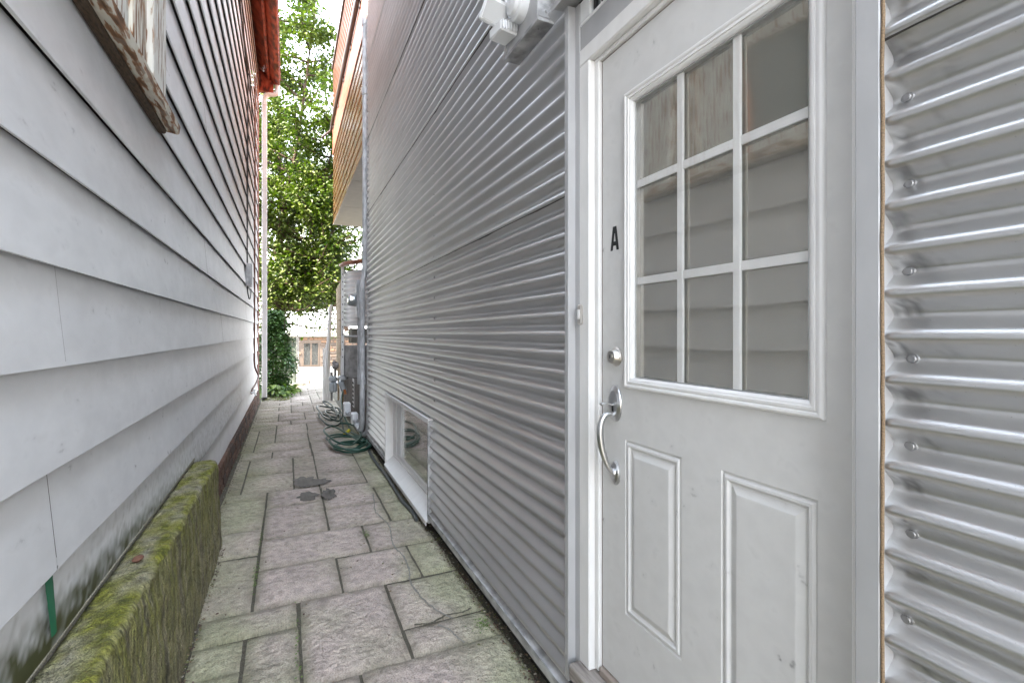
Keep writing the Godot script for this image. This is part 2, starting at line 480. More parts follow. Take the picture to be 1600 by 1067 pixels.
func build_ground() -> void:
	var b := B.new()
	var ts := [-60.0, -10.0, 0.0, 5.0, 10.0, 15.0, 20.0, 25.0, 30.0, 35.0, 40.0, 44.0, 60.0, 390.0]
	var xs := [-300.0, -40.0, -6.0, -2.0, 0.0, 2.0, 6.0, 40.0, 300.0]
	var rows := []
	for t in ts:
		var r := []
		for x in xs: r.append(P(x, fall(t) - 0.06, t))
		rows.append(r)
	b.sheet(rows)
	solo("ground", b, M.soil, "bare earth around the houses and the passage", "ground", Vector3.ZERO, "", "structure")
	b = B.new()
	rows = []
	for t in [14.72, 16.0, 20.0, 30.0, 40.0, 43.0]:
		var r := []
		for x in [-2.0, 0.0, 1.0, 3.0, 6.0]: r.append(P(x, fall(t) - 0.015, t))
		rows.append(r)
	b.sheet(rows)
	solo("patio", b, M.concrete, "sunlit pale concrete yard beyond the end of the passage", "yard", P(0, 0, 15), "", "structure")
	b = B.new()
	b.box(-12.0, 12.0, -0.05, -0.02, -2.2, -9.0)  # unseen slab behind the camera, added to reflect light between the houses
	solo("bounce_pavement", b, M.bounce_pavement, "added unseen concrete slab before the two houses bouncing light into the passage", "bounce_pavement", P(0, 0, -3), "", "structure")
	var path := thing("path", Vector3.ZERO, "grey and mauve stone paver path running down the narrow passage", "path", "", "structure")
	b = B.new()
	b.box(-0.62, 1.02, -0.05, -0.016, -2.2, 14.75)
	part(path, "joint_sand", b, M.joint)
	var L := [
		[-0.40, 0.05, 1.72, 1.90], [-0.40, 0.05, 1.44, 1.72], [0.05, 0.275, 1.66, 2.11], [0.275, 0.935, 1.64, 2.12], [0.05, 0.275, 1.44, 1.66], [0.275, 0.6, 1.18, 1.64], [0.6, 0.935, 1.18, 1.64],
		[-0.40, -0.18, 1.90, 2.345], [-0.18, 0.05, 1.90, 2.125], [-0.18, 0.05, 2.125, 2.58], [-0.40, -0.18, 2.345, 2.59], [0.05, 0.50, 2.115, 2.81], [-0.40, 0.045, 2.585, 2.815],
		[0.50, 0.935, 2.12, 2.345], [0.50, 0.935, 2.345, 2.81], [-0.17, 0.275, 2.815, 3.275], [0.275, 0.72, 2.815, 3.275], [0.72, 0.935, 2.815, 3.27],
		[-0.44, -0.17, 2.82, 3.53], [-0.17, 0.495, 3.28, 3.755], [0.495, 0.93, 3.275, 3.745], [-0.45, -0.17, 3.53, 3.985], [-0.17, 0.27, 3.755, 4.415], [-0.17, 0.27, 4.415, 4.875],
		[0.27, 0.715, 3.75, 4.215], [0.27, 0.715, 4.215, 4.83], [0.715, 0.93, 3.745, 4.16], [0.715, 0.93, 4.16, 4.63], [-0.51, -0.17, 3.985, 4.66], [-0.51, -0.17, 4.66, 4.90],
		[-0.385, 0.05, 4.885, 5.50], [-0.51, -0.385, 4.90, 5.5], [-0.385, 0.045, 5.50, 6.14], [-0.51, -0.385, 5.5, 6.14], [0.05, 0.265, 4.88, 5.32], [0.05, 0.265, 5.32, 5.70], [0.05, 0.265, 5.70, 6.11],
		[0.265, 0.69, 4.83, 5.31], [0.265, 0.69, 5.31, 5.85], [0.265, 0.69, 5.85, 6.31], [0.69, 0.93, 4.63, 5.2], [0.69, 0.93, 5.2, 5.75], [0.69, 0.93, 5.75, 6.35],
		[-0.17, 0.255, 6.11, 6.50], [-0.51, -0.17, 6.15, 6.58], [0.26, 0.93, 6.32, 6.9], [-0.38, 0.25, 6.50, 7.0], [-0.52, -0.38, 6.58, 7.2], [0.25, 0.93, 6.9, 7.33],
		[-0.16, 0.25, 7.0, 7.52], [-0.38, -0.16, 7.0, 7.52], [-0.52, -0.38, 7.2, 7.95], [0.25, 0.9, 7.33, 7.77], [-0.16, 0.26, 7.52, 8.32], [-0.38, -0.16, 7.52, 7.97], [-0.52, -0.16, 7.97, 8.33],
		[0.26, 0.9, 7.77, 8.33], [-0.52, 0.04, 8.33, 8.72], [0.04, 0.9, 8.33, 8.72], [-0.15, 0.26, 8.72, 9.13], [-0.15, 0.26, 9.13, 9.52], [-0.52, -0.15, 8.72, 9.0], [-0.52, -0.15, 9.0, 9.52], [0.26, 0.9, 8.72, 9.2], [0.26, 0.9, 9.2, 9.52],
		[-0.40, 0.2, 0.98, 1.44], [0.2, 0.6, 0.7, 1.18], [0.6, 0.935, 0.7, 1.18], [-0.40, 0.2, 0.5, 0.98],
	]
	for q in L: paver(path, q[0], q[1], q[2], q[3])
	var cuts := [-0.52, -0.16, 0.05, 0.26, 0.44, 0.62, 0.9]
	var t := 9.52
	while t < 14.7:
		var h: float = min([0.24, 0.36, 0.46][rng.randi() % 3], 14.72 - t)
		var i := 0
		if t > 11.2: i = 1
		while i < cuts.size() - 1:
			var k: int = min(cuts.size() - 1, i + 1 + rng.randi() % 2)
			paver(path, cuts[i], cuts[k], t, t + h)
			i = k
		t += h
	t = 0.5
	while t > -2.0:
		var h := 0.46
		paver(path, -0.40, 0.05, t - h, t)
		paver(path, 0.05, 0.5, t - h, t)
		paver(path, 0.5, 0.935, t - h, t)
		t -= h
	# the mortared crack wandering across the slabs on the right
	var px := [[0.68, 4.40], [0.655, 4.20], [0.63, 3.98], [0.655, 3.80], [0.675, 3.62], [0.655, 3.45], [0.64, 3.28], [0.665, 3.10], [0.66, 2.92], [0.635, 2.78], [0.64, 2.66], [0.655, 2.55], [0.69, 2.43], [0.745, 2.32]]
	ribbon(path, "crack", px, 0.0085, 0.0045, M.crack)
	ribbon(path, "crack", [[0.66, 2.30], [0.70, 2.24], [0.715, 2.17], [0.735, 2.115]], 0.006, 0.0045, M.crack)
	ribbon(path, "crack", [[0.56, 2.345], [0.64, 2.33], [0.72, 2.36], [0.80, 2.35], [0.86, 2.37]], 0.009, 0.004, M.joint)

func smooth_line(pts: Array, per: int) -> Array:
	var o := []
	for i in pts.size() - 1:
		var a: Vector3 = pts[max(i - 1, 0)]; var b: Vector3 = pts[i]; var c: Vector3 = pts[i + 1]; var d: Vector3 = pts[min(i + 2, pts.size() - 1)]
		for k in per: o.append(b.cubic_interpolate(c, a, d, float(k) / per))
	o.append(pts[-1])
	return o

func ribbon(parent: Node3D, called: String, xt: Array, w: float, y: float, m: Material) -> void:
	var pts := []
	for q in xt: pts.append(P(q[0], 0, q[1]))
	var s := smooth_line(pts, 8)
	var rows := []
	for i in s.size():
		var d: Vector3 = (s[min(i + 1, s.size() - 1)] - s[max(i - 1, 0)]).normalized()
		var side := Vector3(d.z, 0, -d.x)
		var jit := Vector3(rng.randf_range(-1, 1), 0, rng.randf_range(-1, 1)) * 0.003
		var ww := w * rng.randf_range(0.35, 0.75)
		rows.append([s[i] + side * ww + jit + Vector3(0, 0.0005, 0), s[i] + jit + Vector3(0, y + 0.002 * rng.randf(), 0), s[i] - side * ww + jit + Vector3(0, 0.0005, 0)])
	var b := B.new()
	b.sheet(rows)
	part(parent, called, b, m)

func blob(x: float, t: float, rx: float, rt: float, y: float, seed_: float) -> B:
	var b := B.new()
	var inner := []; var mid := []
	for i in 49:
		var a := TAU * (i % 48) / 48.0
		var r := 1.0 + 0.55 * n2(cos(a) * 1.3 + seed_, sin(a) * 1.3)
		inner.append(P(x, y + 0.0012, t))
		mid.append(P(x + cos(a) * rx * r, y, t + sin(a) * rt * r))
	b.sheet([mid, inner])
	return b

# ------------------------------------------------------------------ left house
func siding_board(parent: Node3D, r: int, t0: float, t1: float) -> void:
	var h0 := 0.233 + 0.2735 * r
	var h1 := h0 + 0.283
	var fine := r == 1 and t0 < 4.0
	var step := 0.02 if fine else 0.22
	var n: int = max(2, int((t1 - t0) / step))
	var wob := 0.006 if r < 3 else 0.003
	var off := rng.randf_range(0.0, 0.0012)
	var tone := rng.randf_range(0.94, 1.0)
	var rows := []; var cols := []
	var hs := [0.0, 0.003, 0.5, 1.0]
	if fine: hs = [0.0, 0.01, 0.1, 0.16, 0.22, 0.28, 0.34, 0.4, 0.46, 0.52, 0.58, 0.64, 0.7, 0.76, 0.82, 0.88, 0.94, 1.0]
	var back := []; var bc := []
	for i in n + 1:
		var t := lerpf(t0 + 0.0017, t1 - 0.0017, float(i) / n)
		back.append(P(SIDE + 0.003, h0 + 0.001, t)); bc.append(Color(tone, tone, tone))
	rows.append(back); cols.append(bc)
	for s in hs:
		var row := []; var cc := []
		for i in n + 1:
			var t := lerpf(t0 + 0.0017, t1 - 0.0017, float(i) / n)
			var d = wob * n2(t * 0.9, r * 7.3) * (1.0 - s) + 0.0014 * n2(t * 2.5 + 40.0, r * 3.1 + s * 2.0)
			row.append(P(SIDE + lerpf(0.012, -0.013, s) + d + off, lerpf(h0, h1, s) + wob * 0.4 * n2(t * 1.3, r * 5.0 + 90.0) * (1.0 - s), t))
			var k := Color(tone, tone, tone)
			if fine:
				var low: float = smoothstep(0.92, 0.3, s + (t - 1.5) * 0.22)
				var q: float = clampf(low * 1.25 + nz.get_noise_2d(t * 9.0, s * 5.0) * 1.1 * low + nz2.get_noise_2d(t * 7.0, s * 3.0) * 0.7 * low - 0.15, 0.0, 1.0)
				var dirt: float = clampf(smoothstep(0.9, 0.2, s) * 0.4 + nz2.get_noise_2d(t * 9.0, s * 6.0) * 0.8 - 0.1, 0.0, 0.7)
				k = k.lerp(Color(0.45, 0.44, 0.40), dirt).lerp(Color(0.085, 0.09, 0.035), q)
			cc.append(k)
		rows.append(row); cols.append(cc)
	var b := B.new()
	b.sheet(rows, cols, true)
	part(parent, "siding_board", b, M.siding)

func build_left_house() -> void:
	var T0 := -1.7
	var T1 := 11.38
	var house := thing("sided_house", P(-0.7, 0, 5), "house on the left clad in pale grey lapped siding with rust red eave", "house")
	var b := B.new()
	b.box(-7.0, -0.70, -0.1, 7.02, T0, T1)
	b.box(-0.70, SIDE - 0.02, -0.1, 6.5, T1 - 0.06, T1)
	b.box(-0.70, SIDE - 0.02, -0.1, 6.5, T0, T0 + 0.06)
	b.box(-0.70, -0.572, -0.1, 0.235, T0 + 0.06, T1 - 0.06)
	part(house, "wall", b, M.brown_wall)
	var fixed := {0: [5.3, 8.9], 1: [3.88, 7.5], 2: [1.71, 5.35, 9.0], 3: [4.66, 8.3], 4: [1.765, 5.42, 9.1], 5: [4.63, 8.3], 6: [4.40, 8.0], 7: [3.95, 7.6], 8: [4.9, 8.6], 9: [5.6, 9.2], 10: [4.35, 8.0], 11: [3.84, 7.4]}
	for r in 25:
		var cuts: Array = fixed[r] if fixed.has(r) else [rng.randf_range(2.8, 4.6)]
		if not fixed.has(r): cuts.append(cuts[0] + 3.66)
		var h0 := 0.233 + 0.2735 * r
		var edges := [T0] + cuts + [T1]
		for i in edges.size() - 1:
			var a: float = edges[i]; var e: float = edges[i + 1]
			if h0 + 0.25 > 2.47 and h0 < 3.52:
				if a < 1.2 and e > 1.2: siding_board(house, r, a, 1.2)
				if e > 2.94: siding_board(house, r, max(a, 2.94), e)
			else:
				siding_board(house, r, a, e)
	# brick footing
	var bm := B.new()
	bm.box(-0.10, 0.10, -0.031, 0.031, -0.05, 0.05, 0.006)
	var shades := []
	for k in 4:
		bm = B.new()
		bm.col = [Color(0.16, 0.075, 0.05), Color(0.12, 0.065, 0.045), Color(0.10, 0.06, 0.05), Color(0.19, 0.10, 0.07)][k]
		bm.obox(Transform3D(), Vector3(0.05, 0.064, 0.20), 0.006)
		shades.append(bm.mesh())
	for c in 4:
		var t := 3.66 + (0.105 if c % 2 else 0.0)
		while t < T1 - 0.1:
			inst(house, "brick", shades[rng.randi() % 4], M.brick, Transform3D(Basis(Vector3.UP, rng.randf_range(-0.02, 0.02)), P(-0.575 + rng.randf_range(-0.003, 0.004) + 0.012, -0.012 + c * 0.075, t)))
			t += 0.21
	# strip where the siding meets the low wall
	b = B.new()
	b.box(-0.577, -0.571, 0.560, 0.581, T0, 3.86, 0.002)
	part(house, "edge_strip", b, mat(lin(0.38, 0.35, 0.27), 0.8, 0.0, {"alb": T.grain, "s1": Vector3(4, 4, 2)}))
	b = B.new()
	var rows := []
	for j in 26:
		var s := j / 25.0
		var w := 0.024 * (1.0 - 0.25 * s) + 0.003 * n2(s * 3.0, 5.0)
		var sh := lerpf(0.004, -0.008, 1 - s) + 0.004
		rows.append([P(SIDE + sh + 0.0045, 0.775 - s * 0.16, 1.69 - w), P(SIDE + sh + 0.0055, 0.775 - s * 0.16, 1.69), P(SIDE + sh + 0.0045, 0.775 - s * 0.16, 1.69 + w)])
	b.sheet(rows)
	part(house, "green_paint_run", b, M.green_paint)
	# corner board, frieze, eave
	b = B.new()
	b.box(SIDE - 0.02, -0.552, 0.2, 7.0, T1 - 0.06, T1 + 0.01, 0.004)
	part(house, "corner_board", b, M.pink)
	b = B.new()
	var E0 := T0 - 0.3
	var E1 := 11.52
	for q in [[-0.75, 7.16, -0.44, 6.86], [-0.44, 6.86, -0.27, 6.68]]:
		b.quad(P(q[0], q[1], E0), P(q[0], q[1], E1), P(q[2], q[3], E1), P(q[2], q[3], E0))
	b.box(-0.62, -0.28, 6.47, 6.88, E1 - 0.12, E1, 0.01)
	part(house, "soffit", b, M.rust)
	b = B.new()
	b.box(-0.27, -0.16, 6.66, 6.84, E0, E1, 0.02)
	b.box(-0.165, -0.145, 6.80, 6.86, E0, E1, 0.006)
	part(house, "gutter", b, M.rust)
	b = B.new()
	b.box(-0.40, -0.35, 6.72, 6.80, E0, E1 - 0.13, 0.012)
	part(house, "moulding", b, M.rust)
	b = B.new()
	b.quad(P(-0.2, 6.9, E1), P(-3.9, 8.7, E1), P(-3.9, 8.7, E0), P(-0.2, 6.9, E0))
	b.quad(P(-3.9, 8.7, E1), P(-7.6, 6.9, E1), P(-7.6, 6.9, E0), P(-3.9, 8.7, E0))
	b.tri(P(-0.27, 6.9, E1 - 0.02), P(-3.9, 8.68, E1 - 0.02), P(-7.5, 6.9, E1 - 0.02))
	b.tri(P(-0.27, 6.9, E0 + 0.02), P(-3.9, 8.68, E0 + 0.02), P(-7.5, 6.9, E0 + 0.02))
	part(house, "roof", b, M.roofing)
	# window with peeling paint
	var w := Node3D.new()
	w.name = "window"; house.add_child(w); org[w] = org[house]
	w.set_meta("label", "old wooden window with peeling white paint")
	b = B.new()
	b.box(-0.70, -0.556, 2.46, 3.52, 2.69, 2.94, 0.006)
	part(w, "casing", b, M.peel)
	b = B.new()
	b.box(-0.70, -0.556, 2.46, 3.52, 1.20, 1.34, 0.006)
	part(w, "casing", b, M.peel)
	b = B.new()
	b.box(-0.70, -0.553, 3.30, 3.52, 1.34, 2.69, 0.006)
	b.box(-0.70, -0.52, 3.52, 3.56, 1.16, 2.98, 0.01)
	part(w, "head_casing", b, M.bare)
	b = B.new()
	b.box(-0.70, -0.582, 2.46, 3.30, 2.49, 2.688, 0.005)
	part(w, "inner_casing", b, M.bare_up)
	b = B.new()
	b.box(-0.70, -0.582, 2.46, 3.30, 1.342, 1.50, 0.005)
	part(w, "inner_casing", b, M.bare_up)
	b = B.new()
	b.box(-0.69, -0.60, 2.46, 3.30, 2.16, 2.49, 0.004)
	b.box(-0.69, -0.60, 2.46, 3.30, 1.50, 1.60, 0.004)
	b.box(-0.69, -0.603, 3.16, 3.30, 1.60, 2.16, 0.004)
	b.box(-0.69, -0.603, 2.46, 2.58, 1.60, 2.16, 0.004)
	part(w, "sash", b, M.peel)
	b = B.new()
	b.box(-0.62, -0.598, 2.52, 3.30, 2.125, 2.16, 0.004)
	part(w, "stop_strip", b, mat(lin(0.34, 0.12, 0.04), 0.6))
	b = B.new()
	b.quad(P(-0.64, 2.58, 1.6), P(-0.64, 2.58, 2.16), P(-0.64, 3.16, 2.16), P(-0.64, 3.16, 1.6))
	part(w, "pane", b, mat(lin(0.20, 0.215, 0.20), 0.05, 0.0, {"spec": 0.7}))
	b = B.new()
	b.obox(Transform3D(Basis(Vector3(0, 0, 1), -0.16), P(-0.595, 2.463, 2.06)), Vector3(0.19, 0.048, 1.80), 0.006)
	part(w, "sill", b, M.bare)
	b = B.new()
	b.obox(Transform3D(Basis(), P(-0.570, 2.422, 2.06)), Vector3(0.035, 0.03, 1.72), 0.006)
	part(w, "sill_moulding", b, mat(lin(0.10, 0.065, 0.04), 0.85, 0.0, {"alb": T.grain, "s1": Vector3(2, 2, 0.5)}))
	# downspout
	var dsx := -0.455
	b = B.new()
	b.box(dsx - 0.05, dsx + 0.05, 0.06, 6.28, 11.42, 11.50, 0.014)
	var ds := part(house, "downspout", b, M.white_pipe)
	b = B.new()
	b.tube(smooth_line([P(dsx, 6.20, 11.46), P(dsx, 6.34, 11.46), P(dsx + 0.06, 6.44, 11.46), P(-0.28, 6.47, 11.46), P(-0.215, 6.53, 11.46), P(-0.21, 6.72, 11.46)], 6), 0.052, 14)
	part(ds, "elbow", b, M.white_pipe)
	for hh in [1.98, 4.4]:
		b = B.new()
		b.box(dsx - 0.053, dsx + 0.053, hh, hh + 0.03, 11.415, 11.505, 0.003)
		part(ds, "strap", b, M.white_pipe)
	b = B.new()
	b.box(dsx - 0.045, dsx + 0.045, -0.05, 0.07, 11.425, 11.495, 0.01)
	part(ds, "drain_collar", b, M.cable)

# ------------------------------------------------------------------ right house
const PITCH := 0.0729
func corr(h: float) -> float:
	return WALL + 0.0152 * cos(TAU * (h - 1.377) / PITCH)

func sheet_panel(house: Node3D, h0: float, h1: float, t0: float, t1: float, proud: float) -> void:
	var tl := []
	var n: int = max(2, int((t1 - t0) / 0.2))
	for i in n + 1: tl.append(lerpf(t0, t1, float(i) / n))
	if t1 < 0.6:
		tl = tl.filter(func(q): return q < 0.3)
		for i in 24: tl.append(lerpf(0.3, t1, i / 23.0))
	var m := int((h1 - h0) / PITCH * 12.0)
	var rows := []; var cols := []
	for jj in m + 2:
		var j: int = max(0, jj - 1)
		var h := lerpf(h0, h1, float(j) / m)
		var row := []; var cc := []
		for t in tl:
			var dent: float = maxf(0.0, n2(t * 1.9 + 3.0, h * 5.0) - 0.38) * 0.012
			var warp := 0.0016 * n2(t * 0.8, h * 1.2) + 0.0004 * n2(t * 3.0, h * 6.0) + dent * 0.6
			row.append(P(corr(h + 0.001 * n2(t * 0.5, h * 2.0 + 30.0)) - proud * (1.0 - float(j) / m) + warp + (0.009 if jj == 0 else 0.0), h, t))
			var k := 0.93 + 0.10 * n2(t * 0.8 + 9.0, h * 3.0)
			if t1 < 0.6 and t > 0.3:
				var near: float = smoothstep(0.37, 0.475, t) * smoothstep(-0.1, 0.7, cos(TAU * (h - 1.39) / PITCH))
				k *= 1.0 - 0.5 * clampf((nz.get_noise_2d(t * 14.0, h * 9.0) + 0.6 * nz2.get_noise_2d(t * 9.0, h * 8.0)) * 2.6 * near, 0.0, 1.0)
			cc.append(Color(k, k, k))
		rows.append(row); cols.append(cc)
	var b := B.new()
	b.sheet(rows, cols)
	part(house, "corrugated_sheet", b, M.sheet)
	if proud > 0.0:
		var gap := B.new()  # dark strip painting the shadow line, with uneven dirt, under the lap
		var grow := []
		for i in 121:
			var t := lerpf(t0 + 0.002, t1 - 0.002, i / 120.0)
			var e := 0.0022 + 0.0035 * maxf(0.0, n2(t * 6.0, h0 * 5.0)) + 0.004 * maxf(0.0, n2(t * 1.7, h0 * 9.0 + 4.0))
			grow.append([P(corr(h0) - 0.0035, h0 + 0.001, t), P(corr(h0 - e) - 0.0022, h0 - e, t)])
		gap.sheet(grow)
		part(house, "lap_shade_dirt", gap, M.lap_shade_grime)

func ring(b: B, t0: float, t1: float, h0: float, h1: float, x: float, prof: Array, fill := true) -> void:
	for k in prof.size() - 1:
		var i0: float = prof[k][0]; var i1: float = prof[k + 1][0]
		var x0: float = x - prof[k][1]; var x1: float = x - prof[k + 1][1]
		var o := [P(x0, h0 + i0, t0 + i0), P(x0, h0 + i0, t1 - i0), P(x0, h1 - i0, t1 - i0), P(x0, h1 - i0, t0 + i0)]
		var q := [P(x1, h0 + i1, t0 + i1), P(x1, h0 + i1, t1 - i1), P(x1, h1 - i1, t1 - i1), P(x1, h1 - i1, t0 + i1)]
		for e in 4: b.quad(o[(e + 1) % 4], o[e], q[e], q[(e + 1) % 4])
	if fill:
		var i: float = prof[-1][0]
		var xx: float = x - prof[-1][1]
		b.quad(P(xx, h0 + i, t1 - i), P(xx, h0 + i, t0 + i), P(xx, h1 - i, t0 + i), P(xx, h1 - i, t1 - i))

func out_axis(x: float, h: float, t: float) -> Transform3D:
	return Transform3D(Basis(Vector3(0, 0, 1), Vector3(-1, 0, 0), Vector3(0, -1, 0)), P(x, h, t))

func sub(parent: Node3D, called: String, label := "") -> Node3D:
	var o := Node3D.new()
	o.name = numbered(parent, called)
	parent.add_child(o)
	org[o] = org[parent]
	if label: o.set_meta("label", label)
	return o

func build_right_house() -> void:
	var house := thing("corrugated_house", P(1.2, 0, 3), "house on the right clad in silver corrugated metal with white side door", "house")
	var T0 := -1.5
	var T1 := 6.40
	var TOP := 7.4
	var b := B.new()
	for q in [[T0, 0.524, -0.1, TOP], [0.524, 1.487, 2.60, TOP], [1.487, 3.41, -0.1, TOP], [3.41, 5.10, 0.80, TOP], [3.41, 5.10, -0.1, 0.03], [5.10, T1, -0.1, TOP]]:
		b.box(0.966, 1.25, q[2], q[3], q[0], q[1])
	b.box(1.25, 7.0, -0.1, TOP, T0, T1)
	part(house, "wall", b, M.dark)
	var rows := [[0.125, 1.93], [1.9165, 2.95], [2.937, 3.90], [3.885, 4.91], [4.895, 5.90], [5.89, 6.89], [6.88, 7.4]]
	for k in rows.size():
		var q: Array = rows[k]
		var pr := 0.0 if k == 0 else 0.008
		if k <= 1 and q[1] < 2.6:
			sheet_panel(house, q[0], q[1], T0, 0.486, pr)
			low_sheet(house, q[0], q[1], T1)
		elif k == 1:
			sheet_panel(house, q[0], q[1], T0, 0.486, pr)
			sheet_panel(house, q[0], q[1], 1.50, T1, pr)
			sheet_panel(house, 2.60, q[1], 0.486, 1.50, 0.0)
		else:
			sheet_panel(house, q[0], q[1], T0, T1, pr)
	# screws
	b = B.new()
	b.lathe(Transform3D(), [Vector2(0.0105, 0), Vector2(0.0105, 0.0015), Vector2(0.0085, 0.003), Vector2(0.0072, 0.003), Vector2(0.0068, 0.0055), Vector2(0.0055, 0.0068), Vector2(0, 0.007)], 12)
	var sm := b.mesh()
	for k in range(-7, 12):
		var h := 1.377 + 2.0 * PITCH * k
		inst(house, "screw", sm, M.screw, out_axis(corr(h) + 0.001, h, 0.459 + rng.randf_range(-0.006, 0.006)))
	for k in range(-8, 16):
		var h := 1.377 + 2.0 * PITCH * k
		if h > 0.85: inst(house, "screw", sm, M.screw, out_axis(corr(h) - 0.002, h, 3.36))
		if h > 0.3: inst(house, "screw", sm, M.screw, out_axis(corr(h) - 0.002, h, 6.2))
	# base flashing
	for q in [[1.50, 3.405], [5.11, T1], [T0, 0.486]]:
		b = B.new()
		b.quad(P(0.948, 0.15, q[0]), P(0.948, 0.15, q[1]), P(0.911, 0.128, q[1]), P(0.911, 0.128, q[0]))
		b.box(0.907, 0.912, 0.088, 0.130, q[0], q[1], 0.001)
		part(house, "base_flashing", b, M.flashing)
	b = B.new()
	b.box(0.912, 0.95, 0.09, 7.4, T1, T1 + 0.03, 0.004)
	part(house, "corner_trim", b, M.trim_metal)
	build_door(house)
	build_basement_window(house)

func low_sheet(house: Node3D, h0: float, h1: float, T1: float) -> void:
	sheet_panel(house, h0, h1, 1.50, 3.41, 0.0)
	sheet_panel(house, 0.815, h1, 3.41, 5.10, 0.0)
	sheet_panel(house, h0, h1, 5.10, T1, 0.0)

func build_basement_window(house: Node3D) -> void:
	var w := sub(house, "basement_window", "low white framed basement window set into the metal wall")
	var b := B.new()
	b.box(0.906, 1.06, 0.792, 0.806, 3.40, 5.11, 0.003)
	b.box(0.904, 0.912, 0.770, 0.806, 3.40, 5.11, 0.002)
	part(w, "head_flashing", b, M.white)
	b = B.new()
	b.box(0.906, 1.06, 0.06, 0.792, 5.08, 5.11, 0.002)
	part(w, "jamb", b, M.white)
	b = B.new()
	b.box(0.906, 1.06, 0.06, 0.792, 3.40, 3.425, 0.002)
	part(w, "jamb", b, M.flashing)
	b = B.new()
	b.obox(Transform3D(Basis(Vector3(0, 0, 1), 0.70), P(0.943, 0.106, 4.25)), Vector3(0.128, 0.02, 1.66), 0.004)
	b.box(0.894, 0.902, 0.035, 0.072, 3.425, 5.08, 0.002)
	part(w, "sill", b, M.white)
	b = B.new()
	for q in [[0.745, 0.79, 3.43, 5.075], [0.125, 0.17, 3.43, 5.075], [0.17, 0.745, 4.94, 5.075], [0.17, 0.745, 3.43, 3.47]]:
		b.box(0.985, 1.03, q[0], q[1], q[2], q[3], 0.006)
	part(w, "frame", b, M.white)
	b = B.new()
	for q in [[0.71, 0.745, 3.47, 4.94], [0.17, 0.21, 3.47, 4.94], [0.21, 0.71, 4.78, 4.94], [0.21, 0.71, 3.47, 3.51]]:
		b.box(0.996, 1.02, q[0], q[1], q[2], q[3], 0.004)
	part(w, "sash", b, M.sash)
	for x in [1.003, 1.006, 1.014]:
		b = B.new()
		b.quad(P(x, 0.205, 4.785), P(x, 0.205, 3.505), P(x, 0.715, 3.505), P(x, 0.715, 4.785))
		part(w, "pane", b, M.pane if x < 1.01 else M.mirror)
	b = B.new()
	b.box(1.16, 1.17, 0.05, 0.79, 3.42, 5.09)
	part(w, "blind", b, mat(lin(0.05, 0.045, 0.04), 0.9))

